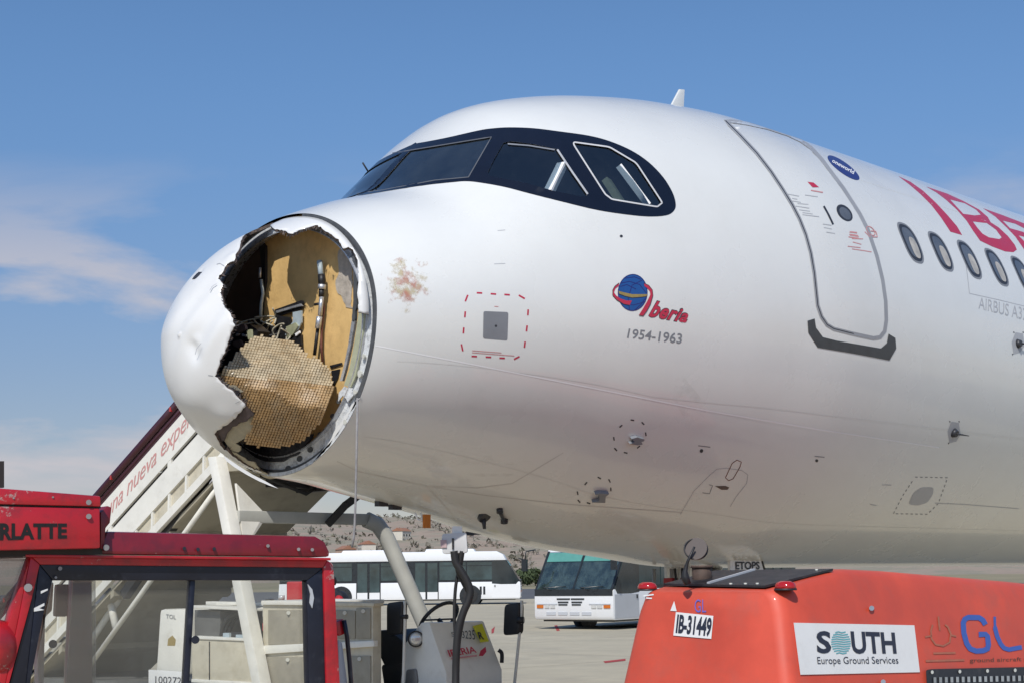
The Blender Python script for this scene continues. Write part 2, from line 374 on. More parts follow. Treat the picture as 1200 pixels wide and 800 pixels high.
# faint lengthwise ripple so that reflections are not computer-straight
_tc = N(_nt, 'ShaderNodeTexCoord'); _nz = N(_nt, 'ShaderNodeTexNoise'); L(_nt, _tc.outputs['Object'], _nz.inputs['Vector']); _nz.inputs['Scale'].default_value = 1.6; _nz.inputs['Detail'].default_value = 1
_b = N(_nt, 'ShaderNodeBump'); _b.inputs['Strength'].default_value = 0.12; _b.inputs['Distance'].default_value = 0.02; L(_nt, _nz.outputs[0], _b.inputs['Height']); L(_nt, _b.outputs[0], _p.inputs['Normal'])
mat('radome_paint', (0.765, 0.763, 0.745), 0.34, coat=0.2, var=0.03, scale=3, dirt=(0.5, 0.46, 0.42), dscale=7, damt=0.25, dlo=0.58, dhi=0.85)
mat('radome_inside', (0.030, 0.030, 0.038), 0.6, var=0.4, scale=9, bump=0.4, bscale=25)
mat('torn_laminate', (0.16, 0.12, 0.10), 0.8, var=0.5, scale=30, bump=0.6, bscale=60)
mat('mask_black', (0.006, 0.008, 0.017), 0.24, coat=0.15, var=0.1, rvar=0.03)
mat('frame_silver', (0.62, 0.62, 0.62), 0.4, var=.1)
mat('trim_dark', (0.11, 0.115, 0.125), 0.4)
mat('seam_line', (0.60, 0.59, 0.57), 0.4, var=.1)
mat('decal_red', (0.52, 0.030, 0.070), 0.35, var=0.05)
mat('title_red', (0.50, 0.022, 0.060), 0.33, coat=0.2, var=0.05)
mat('decal_pink', (0.62, 0.28, 0.28), 0.5, var=0.2, scale=80)
mat('decal_grey', (0.22, 0.23, 0.25), 0.45, var=0.1)
mat('decal_dark', (0.035, 0.037, 0.045), 0.45, var=0.1)
mat('decal_pale', (0.45, 0.46, 0.48), 0.45, var=0.1)
mat('decal_white', (0.88, 0.88, 0.88), 0.35, var=0.02)
mat('decal_blue', (0.016, 0.085, 0.30), 0.35, var=0.1)
mat('decal_navy', (0.018, 0.020, 0.16), 0.3, coat=0.3, var=0.1)
mat('decal_gold', (0.34, 0.25, 0.08), 0.4, var=0.2, scale=60)
mat('door_line', (0.33, 0.34, 0.36), 0.45, var=0.1)
mat('scuff_plate', (0.085, 0.088, 0.09), 0.42, metal=0.3, var=0.2, scale=12)
mat('steel', (0.45, 0.46, 0.48), 0.35, metal=0.9, var=0.15, scale=20)
mat('frame_metal', (0.72, 0.74, 0.75), 0.5, metal=0.0, var=0.2, scale=22, dirt=(0.18, 0.18, 0.19), dscale=24, damt=0.7, dlo=0.5, dhi=0.68, bump=0.2, bscale=90)
mat('frame_dark', (0.085, 0.09, 0.097), 0.55, var=0.3, scale=20, dirt=(0.3, 0.3, 0.3), dscale=30, damt=0.5, dlo=0.6, dhi=0.8)
mat('seal_green', (0.42, 0.43, 0.30), 0.6, var=0.15, scale=25)
mat('bulkhead_tan', (0.74, 0.49, 0.20), 0.6, var=0.14, scale=5, dirt=(0.36, 0.22, 0.09), dscale=9, damt=0.55, dlo=0.5, dhi=0.8, bump=0.25, bscale=14)
mat('bulkhead_shade_brown', (0.085, 0.055, 0.04), 0.7, var=0.3, scale=6)
mat('scraped_grey', (0.46, 0.41, 0.35), 0.8, var=0.25, scale=18, bump=0.4, bscale=30)
mat('honeycomb', (0.48, 0.30, 0.13), 0.52, var=0.3, scale=10, dirt=(0.45, 0.36, 0.24), dscale=8, damt=0.55, dlo=0.45, dhi=0.7, spec=0.6)
mat('honeycomb_lit', (0.54, 0.44, 0.29), 0.40, var=0.3, scale=12, dirt=(0.40, 0.24, 0.10), dscale=8, damt=0.6, dlo=0.5, dhi=0.7, spec=0.7)  # paler copy for the upper fold; its brighter light is in the colour
mat('equipment_black', (0.018, 0.018, 0.021), 0.5, var=0.4, scale=20)
mat('equipment_brown', (0.13, 0.09, 0.075), 0.6, var=0.3, scale=20)
mat('bracket_blue', (0.42, 0.50, 0.54), 0.5, var=0.15, scale=15)
mat('bracket_olive', (0.36, 0.37, 0.24), 0.5, var=0.2, scale=15)
mat('rod_steel', (0.60, 0.62, 0.66), 0.3, metal=0.6, var=0.2, scale=30)
mat('rod_rust', (0.17, 0.055, 0.035), 0.6, var=0.3, scale=30)
mat('wire_cream', (0.50, 0.46, 0.36), 0.6, var=0.2, scale=40)
mat('cockpit_grey', (0.050, 0.055, 0.065), 0.7, var=0.2)
mat('cockpit_pale', (0.62, 0.62, 0.56), 0.5, var=0.1)
glass('cockpit_glass', (0.52, 0.60, 0.66), 0.13, dirt=0.04, dcol=(0.25, 0.3, 0.34))
glass('windscreen_glass', (0.36, 0.45, 0.50), 0.22, dirt=0.10, dcol=(0.22, 0.27, 0.30), dscale=2.5)
mat('patch_pale', (0.50, 0.47, 0.42), 0.35, var=.3, scale=9)
mat('cabin_pane', (0.12, 0.125, 0.13), 0.10, coat=0.6, var=0.35, scale=5, spec=0.7)
mat('rubber_black', (0.016, 0.016, 0.017), 0.6, var=0.2)
def fade_mat(name, c0, c1, scale, lo, hi, amt):
    m = bpy.data.materials.new(name); m.use_nodes = True; nt = m.node_tree; p = nt.nodes['Principled BSDF']; o = nt.nodes['Material Output']
    t = N(nt, 'ShaderNodeTexCoord'); n = N(nt, 'ShaderNodeTexNoise'); L(nt, t.outputs['Object'], n.inputs['Vector']); n.inputs['Scale'].default_value = scale; n.inputs['Detail'].default_value = 8; n.inputs['Roughness'].default_value = 0.68
    n2 = N(nt, 'ShaderNodeTexNoise'); L(nt, t.outputs['Object'], n2.inputs['Vector']); n2.inputs['Scale'].default_value = scale*0.9
    mp_ = N(nt, 'ShaderNodeMapping'); L(nt, t.outputs['Object'], mp_.inputs[0]); mp_.inputs['Location'].default_value = (5, 3, 1); L(nt, mp_.outputs[0], n2.inputs['Vector'])
    mc = N(nt, 'ShaderNodeMix'); mc.data_type = 'RGBA'; mr0 = N(nt, 'ShaderNodeMapRange'); L(nt, n2.outputs[0], mr0.inputs[0]); mr0.inputs['From Min'].default_value = 0.42; mr0.inputs['From Max'].default_value = 0.58
    L(nt, mr0.outputs[0], mc.inputs['Factor']); mc.inputs['A'].default_value = (*c0, 1); mc.inputs['B'].default_value = (*c1, 1); L(nt, mc.outputs['Result'], p.inputs['Base Color'])
    at_ = N(nt, 'ShaderNodeAttribute'); at_.attribute_name = 'fade'
    ad_ = N(nt, 'ShaderNodeMath', operation='ADD'); L(nt, n.outputs[0], ad_.inputs[0]); mu = N(nt, 'ShaderNodeMath', operation='MULTIPLY_ADD'); L(nt, at_.outputs['Fac'], mu.inputs[0]); mu.inputs[1].default_value = 0.5; mu.inputs[2].default_value = -0.42; L(nt, mu.outputs[0], ad_.inputs[1])
    mr = N(nt, 'ShaderNodeMapRange'); L(nt, ad_.outputs[0], mr.inputs[0]); mr.inputs['From Min'].default_value = lo; mr.inputs['From Max'].default_value = hi; mr.inputs['To Max'].default_value = amt
    L(nt, mr.outputs[0], p.inputs['Alpha']); p.inputs['Roughness'].default_value = 0.6; MATS[name] = m
fade_mat('bird_stain', (0.50, 0.22, 0.15), (0.55, 0.46, 0.28), 13, 0.36, 0.60, 0.85)
fade_mat('grime', (0.46, 0.45, 0.42), (0.36, 0.355, 0.33), 5, 0.46, 0.85, 0.22)
def add_fade(o, c, r):
    me = o.data; a = me.attributes.new('fade', 'FLOAT', 'POINT'); m = mat_of(o)
    P = np.array([tuple(m @ v.co) for v in me.vertices]); d = np.linalg.norm(P-np.asarray(c), axis=1)/r
    a.data.foreach_set('value', np.clip(1-d, 0, 1).astype(np.float32))

# ================================================================== the airliner
plane = thing('airliner', 'white airliner with its nose cone torn open, parked above the orange power unit', 'airplane', (0, 0, 0))
TS = 1.5
def xt(px):
    x, th = hit(px); return np.stack([x, th], -1)
def xt_mesh(outer, holes, grid, fx=None, off=0.0):
    """fill outer (x, theta) polygon, leaving holes; returns xt verts and faces"""
    S = lambda p: np.asarray(p, float)*np.array([1, TS]) if fx is None else fx(np.asarray(p, float))
    O = S(outer); Hs = [S(h) for h in holes]; G = S(grid) if len(grid) else np.zeros((0, 2))
    if len(G):
        G = G[inside(G, O)]
        for h in Hs:
            G = G[~inside(G, h)]
            dd = np.min(np.linalg.norm(G[:, None]-h[None], axis=-1), 1); G = G[dd > 0.012]
        dd = np.min(np.linalg.norm(G[:, None]-O[None], axis=-1), 1); G = G[dd > 0.008]
    vs = [Vector(p) for p in O]; ed = []
    for h in Hs:
        b = len(vs); vs += [Vector(p) for p in h]; ed += [(b+i, b+(i+1) % len(h)) for i in range(len(h))]
    vs += [Vector(p) for p in G]
    r = delaunay_2d_cdt(vs, ed, [tuple(range(len(O)))], 1, 1e-6)
    V = np.array([tuple(v) for v in r[0]]); Fc = [tuple(f) for f in r[2]]
    C = np.array([V[list(f)].mean(0) for f in Fc]); keep = np.ones(len(Fc), bool)
    for h in Hs: keep &= ~inside(C, h)
    Fc = [f for f, k in zip(Fc, keep) if k]
    return V, Fc
def build_xt(name, V, Fc, mats, parent, k=None, off=0.0, smooth=True, merge=True):
    x, th = V[:, 0], V[:, 1]; P = spt(x, th) + (snorm(x, th)*off if off else 0)
    mb = MB().add(P, Fc, 0, smooth); me = mb.mesh(name); bm = bmesh.new(); bm.from_mesh(me)
    if merge: bmesh.ops.remove_doubles(bm, verts=bm.verts, dist=2e-4)
    for v in list(bm.verts):
        if not v.link_faces: bm.verts.remove(v)
    cs = {}
    for f in bm.faces:
        f.normal_update(); c = f.calc_center_median(); zc = HC + (-0.513*max(0, 1-c.x/5.5)**1.6)
        if f.normal.dot(Vector((0 if c.x > .3 else -.2, c.y, c.z-zc))) < 0: f.normal_flip()
    bm.to_mesh(me); bm.free()
    return link(name, me, mats, parent)

# cockpit panes, traced on the port side; starboard ones mirror them
PANE1 = [(460.9, 179.4), (500, 173.2), (540, 166.8), (573, 161.2), (576.4, 163), (563, 184), (549.5, 207), (546, 208.5), (510, 211.5), (480, 216), (449.5, 222.5), (420, 227.2), (415, 227)]
PANE2 = [(590, 168), (598, 166), (625, 169.5), (651, 175), (656, 179), (672, 203), (688, 226), (687, 230), (680, 230.5), (650, 224.5), (620, 216), (574, 206.5), (571.5, 203), (579, 187)]
PANE3 = rounded([(670, 166.8), (714, 172.8), (745.5, 191.5), (776, 238), (770, 242.8), (717, 234), (709, 228)], 0.10)
MASK = [(577, 151), (597, 149.8), (625, 150.8), (655, 154.5), (690, 159.5), (715, 166.2), (740, 177), (760, 190.5), (777, 208), (788, 226), (791.8, 240), (789, 248), (780, 252.8), (760, 254), (735, 251.8), (700, 246.5), (660, 237), (620, 227), (590, 219.2), (560, 214), (545, 212.8), (530, 214), (500, 217.3), (460, 223.3), (425, 229), (404, 231.5), (399, 231.8), (462, 173), (480, 170), (520, 162.6), (560, 153.6)]
def spl2(pts, k):
    p = [np.asarray(q, float) for q in pts]; n = len(p); o = []
    for i in range(n):
        a, b, c, d = (p[(i+j) % n] for j in (-1, 0, 1, 2))
        if b[0] == 399: o.append(b); continue
        if np.linalg.norm(c-b) > 60 or min(np.linalg.norm(b-a), np.linalg.norm(d-c)) > 60: o += [b+(c-b)*t for t in np.linspace(0, 1, 7)[:-1]]; continue
        for t in np.linspace(0, 1, k+1)[:-1]: o.append(.5*(2*b+(c-a)*t+(2*a-5*b+4*c-d)*t*t+(3*b-a-3*c+d)*t**3))
    return o
def pane_xt(p, step=12):
    q = xt(densify(p, step)); q[:, 1] = np.minimum(q[:, 1], -0.035); return q
panes = [pane_xt(p) for p in (PANE1, PANE2, PANE3)]
MASK = [tuple(q) for q in spl2(MASK, 4)]
mask = xt(MASK); mask[:, 1] = np.minimum(mask[:, 1], 0.0)
mask[np.array([p[0] <= 399.5 or (p[0] <= 462.5 and p[1] < 180) for p in MASK]), 1] = 0.0
mir = lambda q: (q*np.array([1, -1]))[::-1]

FX0 = 0.845
gx = np.unique(np.round(np.r_[np.arange(FX0+.04, 2.0, .06), np.arange(2.0, 6.4, .10), np.arange(6.4, 12, .35), np.arange(12, TAIL0, 3.0), np.linspace(TAIL0, TAIL0+11.5, 12)], 4))
gt = np.radians(np.arange(-178.5, 179, 1.5))
grid = np.array([(x, t) for x in gx for t in gt])
tt = np.radians(np.arange(-180, 181, 2.0)); XE = TAIL0+12
outer = np.r_[[(FX0, t) for t in tt], [(x, pi) for x in gx], [(XE, t) for t in tt[::-1]], [(x, -pi) for x in gx[::-1]]]
V, Fc = xt_mesh(outer, panes+[mir(p) for p in panes], grid)
V[:, 1] /= TS
fus = build_xt('fuselage', V, Fc, MATS['white_paint'], plane)

# black mask round the cockpit windows, with the panes left open
mg = np.array([(x, t) for x in np.arange(1.2, 3.4, .07) for t in np.radians(np.arange(-120, 1, 2.0))])
# mask polygons meet on the centreline and are mirrored
V, Fc = xt_mesh(mask, panes, mg); V[:, 1] /= TS
V2 = V*np.array([1, -1]); FcA = Fc+[tuple(i+len(V) for i in f[::-1]) for f in Fc]
build_xt('window_surround', np.r_[V, V2], FcA, MATS['mask_black'], plane, off=0.002)
for nm, p, gm in (('windscreen', panes[0], 'windscreen_glass'), ('side_window', panes[1], 'cockpit_glass'), ('side_window', panes[2], 'cockpit_glass')):
    for q in (p, mir(p)):
        g = np.array([(x, t) for x in np.arange(q[:, 0].min(), q[:, 0].max(), .1) for t in np.arange(q[:, 1].min(), q[:, 1].max(), .07)])
        V, Fc = xt_mesh(q, [], g); V[:, 1] /= TS; build_xt(nm, V, Fc, MATS[gm], plane, off=-0.006)
# metal edges of the panes
stroke('window_frame', [PANE3], 1.7, MATS['frame_silver'], plane, 8, off=0.010, closed=True)
stroke('windscreen_trim', [[(460, 180), (576, 161), (549, 208)]], 1.2, MATS['trim_dark'], plane, 8, off=0.008)
stroke('windscreen_trim', [[(549, 208), (510, 211.6), (449, 223), (418, 227.4)]], 1.0, MATS['trim_dark'], plane, 8, off=0.008)
stroke('window_rail', [[(653, 176), (671, 203), (688.5, 228)]], 2.2, MATS['decal_pale'], plane, 8, off=0.012)
stroke('window_rail', [[(595, 169), (620, 171), (650, 176)]], 1.5, MATS['decal_grey'], plane, 8, off=0.006)
def ringpts_(x, k, n=60):
    t = np.linspace(-pi, pi, n, endpoint=False); return spt(np.full(n, x), t, k)
# flight deck behind the glass
mb = MB(); mb.box((2.75, 0, HC-0.42), (2.6, 2.5, 0.04)); mb.prism(ringpts_(3.75, .96), (.04, 0, 0)); mb.build('cockpit_floor', MATS['cockpit_grey'], plane)
mb = MB(); mb.loft([[(1.75, y, HC+.10), (2.05, y, HC+.52), (2.35, y, HC+.50), (2.35, y, HC-.40), (1.9, y, HC-.4)] for y in (-1.05, 1.05)], smooth=False); mb.build('instrument_panel', MATS['cockpit_grey'], plane, bevel=.03)
for y in (-.62, .62):
    mb = MB(); mb.box((2.95, y, HC-.05), (.5, .52, .14)); mb.box((3.22, y, HC+.35), (.14, .50, .78), Matrix.Rotation(.15, 3, 'Y')); mb.box((3.29, y, HC+.82), (.11, .28, .2)); mb.box((2.95, y, HC-.26), (.3, .3, .3))
    mb.build('pilot_seat', MATS['equipment_black'], plane, bevel=.03)
def inner_bar(name, a, b, w, m, inset=.10):
    x, th = hit([a, b]); P = spt(x, th)-snorm(x, th)*inset; MB().bar(P[0], P[1], w, .05).build(name, MATS[m], plane)
inner_bar('window_post', (660, 190), (644, 223), .065, 'decal_white', .03)
inner_bar('window_post', (648, 224), (662, 226), .03, 'cockpit_pale', .05)
inner_bar('window_post', (728, 192), (763, 239), .05, 'decal_white', .03)
inner_bar('window_post', (720, 196), (746, 236), .09, 'bracket_olive', .14)
inner_bar('glare_card', (440, 219), (450, 221), .10, 'bracket_blue', .06)

# ------------------------------------------------------------------ torn radome
HOLE = [(314, 263.5), (318, 267.5), (326, 269.3), (333, 270.3), (337, 273.2), (342, 273.8), (348, 270.3), (357, 266.6), (368.5, 263), (374, 266.5), (381, 271.5), (388, 275.5), (394, 280), (398, 286), (401, 290), (406, 288),
        (411, 290), (415, 296), (418, 303), (419.5, 320), (420, 345), (420, 366), (428, 367), (436, 368), (446, 372), (446, 420), (436, 460), (410, 508), (370, 552), (345, 566), (330, 566), (316, 559), (300, 551.5), (292, 548.5),
        (282, 542), (270, 532), (260, 524), (251, 508.3), (262, 499.2), (270, 494.3), (277, 487.5), (283, 480.3), (288.6, 475.2), (285, 471), (280, 466.5), (277, 462.5), (272, 458), (265, 452.5), (258, 447), (252.6, 440.7), (256, 431.5), (259, 420), (264.5, 411),
        (267.3, 402), (269.5, 393), (272.5, 386.3), (276, 382.2), (273, 376.2), (271, 368.5), (267, 364.3), (262, 358.5), (259, 350.5), (257, 342), (258.5, 337), (260.5, 332), (254.5, 326), (256.5, 322), (260, 319.5), (262, 314.3), (268, 309), (274, 305.2), (278, 297.5), (280.5, 291),
        (281, 287), (283, 280.2), (287, 273.4), (293, 270), (300, 262.3), (304, 260), (312, 257.6), (320, 256.2), (327, 255.6), (322, 258.5)]
hp = np.array(densify(HOLE, 3.2)); hp += RNG.normal(0, .55, hp.shape)
hq = xt(hp); hq[hq[:, 1] > pi/2, 1] -= 2*pi
RX1 = 0.803
fxr = lambda p: np.stack([np.sqrt(np.maximum(p[:, 0], 0))*2.2, p[:, 1]], -1)
ifx = lambda q: np.stack([(q[:, 0]/2.2)**2, q[:, 1]], -1)
sx = np.linspace(.015, math.sqrt(RX1), 52)**2
rt = np.radians(np.arange(-270, 91, 3.0)); RT0, RT1 = -1.5*pi, .5*pi
rout = np.r_[[(sx[0], t) for t in rt], [(x, RT1) for x in sx[1:-1]], [(RX1, t) for t in rt[::-1]], [(x, RT0) for x in sx[1:-1][::-1]]]
rg = np.array([(x, t) for x in sx[1:-1] for t in rt[1:-1]])
V, Fc = xt_mesh(rout, [hq], rg, fx=fxr); V = ifx(V)
P = spt(V[:, 0], V[:, 1]); Nn = snorm(V[:, 0], V[:, 1])
def dent(P, px, rad, depth, sq=None):
    c = skin([px], 0)[0]; d = P-c
    if sq is not None: d = d - np.outer(d@sq, sq)*0.75            # stretched along sq: a crease
    return -depth*np.exp(-(np.linalg.norm(d, axis=1)/rad)**2)
cr1 = np.array(at(250, 352, 10)-at(222, 392, 10)); cr1 /= np.linalg.norm(cr1)
dsp = dent(P, (238, 376), .10, .042, cr1) + dent(P, (214, 372), .09, .022, cr1) + dent(P, (228, 416), .045, .016) + dent(P, (222, 404), .05, .014) + dent(P, (252, 392), .05, -.014, cr1) + dent(P, (231, 322), .035, .02) + dent(P, (226, 398), .035, -.010) + dent(P, (272, 300), .05, -.012) + dent(P, (262, 486), .08, -.016)
wrim = np.clip((-V[:, 1]-.45)/.9, 0, 1)*np.clip((V[:, 1]+3.3)/.6, 0, 1)
dsp += -0.030*np.clip((V[:, 0]-.60)/.2, 0, 1)**1.5*wrim
P = P + Nn*dsp[:, None]
P[:, 0] += (1-wrim)*.036*np.clip((V[:, 0]-.3)/.5, 0, 1)**2
th_ = .020
mb = MB(); n0 = len(P); mb.add(P, Fc, 0, True); mb.add(P-Nn*th_, [f[::-1] for f in Fc], 1, True)
ecount = {}
for f in Fc:
    for i in range(3):
        a, b = f[i], f[(i+1) % 3]; ecount.setdefault((min(a, b), max(a, b)), []).append((a, b))
for k_, l_ in ecount.items():
    if len(l_) == 1:
        a, b = l_[0]
        if V[a, 0] < sx[0]*1.01 and V[b, 0] < sx[0]*1.01: continue
        if any(abs(V[a, 1]-q_) < 1e-3 and abs(V[b, 1]-q_) < 1e-3 for q_ in (RT0, RT1)): continue
        mb.f.append((b, a, a+n0, b+n0)); mb.m.append(2); mb.sm.append(False)
tip = spt(np.array([0.0]), np.array([0.0]))[0]
ring0 = [i for i in range(n0) if V[i, 0] < sx[0]*1.01]; ring0.sort(key=lambda i: V[i, 1])
mb.v.append(tuple(tip)); ti = len(mb.v)-1
for a, b in zip(ring0, ring0[1:]): mb.f.append((ti, a, b)); mb.m.append(0); mb.sm.append(True)
me = mb.mesh('radome'); bm = bmesh.new(); bm.from_mesh(me); bmesh.ops.remove_doubles(bm, verts=bm.verts, dist=1e-5)
ax0 = Vector((0.45, 0, HC-.45))
for f in bm.faces:
    f.normal_update()
    if f.material_index != 2:
        s_ = (f.calc_center_median()-ax0).dot(f.normal)
        if (s_ < 0) == (f.material_index == 0): f.normal_flip()
for v in list(bm.verts):
    if not v.link_faces: bm.verts.remove(v)
bm.to_mesh(me); bm.free()
radome = link('radome', me, [MATS['radome_paint'], MATS['radome_inside'], MATS['torn_laminate']], plane)
tag(radome, 'torn and dented white nose cone with a jagged hole')

fb = MB(); hx_, ht_ = hq[:, 0], hq[:, 1]; ok_ = (hx_ < .74)
He = spt(hx_, ht_)-snorm(hx_, ht_)*.006; cen = np.array([.55, -.55, HC-.45])
for i in range(len(He)-1):
    if not ok_[i] or hp[i, 0] > 408 and hp[i, 1] > 290: continue
    for k_ in range(3):
        t = RNG.uniform(); p = He[i]*(1-t)+He[i+1]*t - snorm(hx_[i:i+1], ht_[i:i+1])[0]*RNG.uniform(0, .014); dvec = cen-p; dvec /= np.linalg.norm(dvec); dvec = dvec+RNG.normal(0, .45, 3); ln = RNG.uniform(.006, .024); e_ = (He[i+1]-He[i]); e_ = e_/(np.linalg.norm(e_)+1e-9)*RNG.uniform(.002, .006)
        fb.add([p-e_, p+e_, p+dvec*ln+e_*.3, p+dvec*ln*.8-e_*.3], [(0, 1, 2, 3)], int(RNG.integers(0, 2)))
tag(fb.build('frayed_fibre', [MATS['torn_laminate'], MATS['radome_inside'], MATS['wire_cream']], radome, fixn=False), kind='stuff')
stroke('paint_crack', [[(254, 333), (249, 336), (246, 341)], [(263, 312), (258, 309), (254, 310)], [(250, 440), (244, 439)], [(236, 402), (231, 408), (229, 415)], [(281, 470), (276, 472)]], .7, MATS['decal_pale'], radome, 3, .008)

# ------------------------------------------------------------------ nose bulkhead, frame and what is left of the radar
def pl(px, x): return on_plane(px, (x, 0, 0), (1, 0, 0))
def plate(name, px, x, m, t=.012, jag=0.0, parent=plane, bev=0):
    p = np.array(px, float)
    if jag: p = np.array(densify(p, 5)); p = p+RNG.normal(0, jag, p.shape)
    return MB().prism(pl(p, x), (t, 0, 0)).build(name, m if isinstance(m, list) else MATS[m], parent, bevel=bev)
def ringpts(x, k, n=96, t0=-pi, t1=pi): 
    t = np.linspace(t0, t1, n, endpoint=(t1-t0 < 2*pi-1e-6)); return spt(np.full(n, x), t, k)
def annulus(name, x0, x1, k0, k1, m, t0=-pi, t1=pi, n=96, parent=plane):
    a, b, c, d = (ringpts(x, k, n, t0, t1) for x, k in ((x0, k0), (x0, k1), (x1, k1), (x1, k0)))
    mb = MB(); full = t1-t0 > 2*pi-1e-6; mb.v += [tuple(p) for r_ in (a, b, c, d) for p in r_]
    nn_ = len(a)
    for i in range(nn_ if full else nn_-1):
        j = (i+1) % nn_
        for s_ in range(4):
            u_ = (s_+1) % 4; mb.f.append((s_*nn_+i, u_*nn_+i, u_*nn_+j, s_*nn_+j)); mb.m.append(0); mb.sm.append(False)
    return mb.build(name, MATS[m], parent)
MB().prism(ringpts(.955, .965), (.03, 0, 0)).build('bulkhead', MATS['bulkhead_tan'], plane)
annulus('nose_frame', .862, .885, .875, .955, 'frame_metal')
_tg = float(hit([(420, 470)])[1][0])
annulus('seal_gap', .846, .875, .955, .995, 'frame_dark', _tg, -.22, 60)
annulus('seal_gap', .850, .875, .955, .975, 'frame_dark', -pi*1.1, _tg, 40)
annulus('nose_frame_foot', .842, .875, .975, .998, 'frame_metal', -pi*1.1, _tg, 40)
annulus('frame_lip', .835, .955, .868, .877, 'rod_steel')
plate('scraped_patch', [(397, 293), (402, 289.5), (408, 287), (411, 297), (413, 315), (412.5, 335), (411, 352), (412, 362), (405, 360), (401, 349), (396, 344), (393, 337), (394, 326), (398, 318), (396, 305)], .950, 'scraped_grey', .004, .5)
plate('shaded_bulkhead', [(284, 296), (300, 290), (309, 289), (310, 330), (306, 374), (292, 377), (272, 374), (262, 350), (264, 325)], .948, 'bulkhead_shade_brown', .006)  # shade over the bulkhead's left side, put in as a dark brown plate
plate('bulkhead_bracket', [(306, 283), (311, 288), (311, 330), (308, 345), (306, 374), (303, 374), (305, 340), (306.5, 310), (304, 292)], .935, 'equipment_black', .02)
plate('edge_angle', [(411.5, 291), (414, 296), (417, 310), (418.5, 330), (418, 352), (415, 378), (412, 376), (414, 352), (414, 325), (413, 308)], .845, 'frame_dark', .02, .25)
plate('edge_angle', [(412, 376), (416, 376), (411, 405), (405, 432), (401, 446), (398, 446), (403, 428), (408, 404)], .845, 'rod_steel', .02)
plate('seal_strip', [(420.5, 366), (427.6, 366.5), (426, 385), (422, 410), (417, 440), (411, 453.5), (403, 451), (409, 434), (415, 402)], .838, 'seal_green', .012)
# bolt holes in the bare lower flange, and bright fasteners in the gap
for hx, hy, s_ in ((337.5, 548.5, 1), (351, 537, 1), (363.5, 526.3, 1), (375.2, 509, 1), (389.5, 487, .8), (325, 553.5, .8), (397, 470, .8)):
    plate('bolt_hole', ellipse((hx, hy), (2.9*s_, 1.6*s_), (-1.9*s_, 3.2*s_), 14), .860, 'frame_dark', .001)
for hx, hy, a_, b_ in ((421, 437.5, 2.2, 4.6), (425.5, 417, 1.7, 2.8), (404, 494, 2.0, 3.2), (416, 459, 2.2, 2.4), (401, 459, 3, 2.2), (354, 506.5, 1.6, 1.8)):
    plate('fastener', ellipse((hx, hy), (a_, 0), (0, b_), 10), .838, 'cockpit_pale', .012)
plate('torn_flange', [(422, 465), (417, 473), (410, 484), (402, 498), (397, 506), (392, 512), (386, 523), (376, 533), (363, 545), (371, 536), (381, 522), (389, 512), (393, 503), (398, 497), (406, 485), (412, 474)], .842, 'radome_paint', .006, .4)
plate('torn_flange', [(403, 453), (411, 454), (414, 463), (408, 470), (402, 464), (396, 470), (397, 459)], .836, 'frame_metal', .008, .6)

# antenna motion rods
def rod(name, px, x, r, m): return MB().tube(pl(px, x), r, 8).build(name, MATS[m], plane)
act = tag(bpy.data.objects.new('actuator', None)); col.objects.link(act); act.parent = plane
def arod(name, px, x, r, m): return MB().tube(pl(px, x), r, 8).build(name, MATS[m], act)
arod('rod_head', [(374.5, 306), (375.5, 316), (376.5, 324)], .90, .020, 'bracket_blue')
arod('rod_clamp', [(376.8, 322), (377.3, 334)], .895, .026, 'equipment_black')
arod('rod_clamp', [(377.5, 333.5), (377, 339)], .89, .028, 'rod_steel')
arod('rod_clamp', [(377, 339), (376.5, 348)], .89, .020, 'equipment_black')
arod('rod_sleeve', [(377, 348), (375, 370)], .89, .016, 'rod_steel')
arod('rod_sleeve', [(374.3, 371), (372.5, 385)], .89, .021, 'rod_steel')
arod('lower_rod', [(372.5, 384), (370.5, 400), (368.5, 416)], .90, .012, 'equipment_black')
arod('lower_rod', [(378, 350), (379.5, 362), (377, 382), (376.5, 405), (378, 425)], .92, .009, 'rod_rust')
arod('rod_pin', [(369, 357), (374.5, 356)], .89, .010, 'equipment_black')
rod('support_rod', [(305, 314), (304.5, 326)], .90, .010, 'rod_steel')
rod('support_rod', [(306, 328), (308, 345), (306, 356), (305.5, 371)], .90, .012, 'bracket_blue')
# bracket with the broken antenna mount
plate('mount_frame', [(322, 363), (353, 352), (354.5, 356), (326, 367), (326, 384), (322, 384)], .925, 'equipment_black', .02)
plate('mount_frame', [(324, 364), (352, 358), (354, 362), (327, 370), (340, 372), (340, 384), (324, 388)], .93, 'equipment_black', .015)
plate('mount_bar', [(323, 364.5), (352, 356), (353, 358.6), (347, 360), (324, 367)], .915, 'rod_steel', .02)
plate('mount_plate', [(343, 366), (353, 364), (353, 378), (349, 386), (338, 396), (334, 392), (339, 383), (343, 377)], .915, 'bracket_blue', .012)
plate('mount_plate', [(335, 383), (346, 378), (349, 382), (343, 392), (337, 396)], .905, 'bracket_olive', .012)
plate('mount_plate', [(341, 397), (352, 386), (353, 404), (350, 405)], .92, 'equipment_black', .012)
plate('mount_bar', [(345.5, 391), (350.5, 387.5), (351.2, 390), (346.5, 394)], .905, 'decal_white', .01)
plate('bulkhead_slot', [(386, 428), (400, 424.5), (401, 427), (388, 431)], .945, 'equipment_black', .006)
plate('bulkhead_slot', [(388, 434), (398, 432), (396, 442), (391, 452), (389, 446)], .945, 'equipment_black', .006)
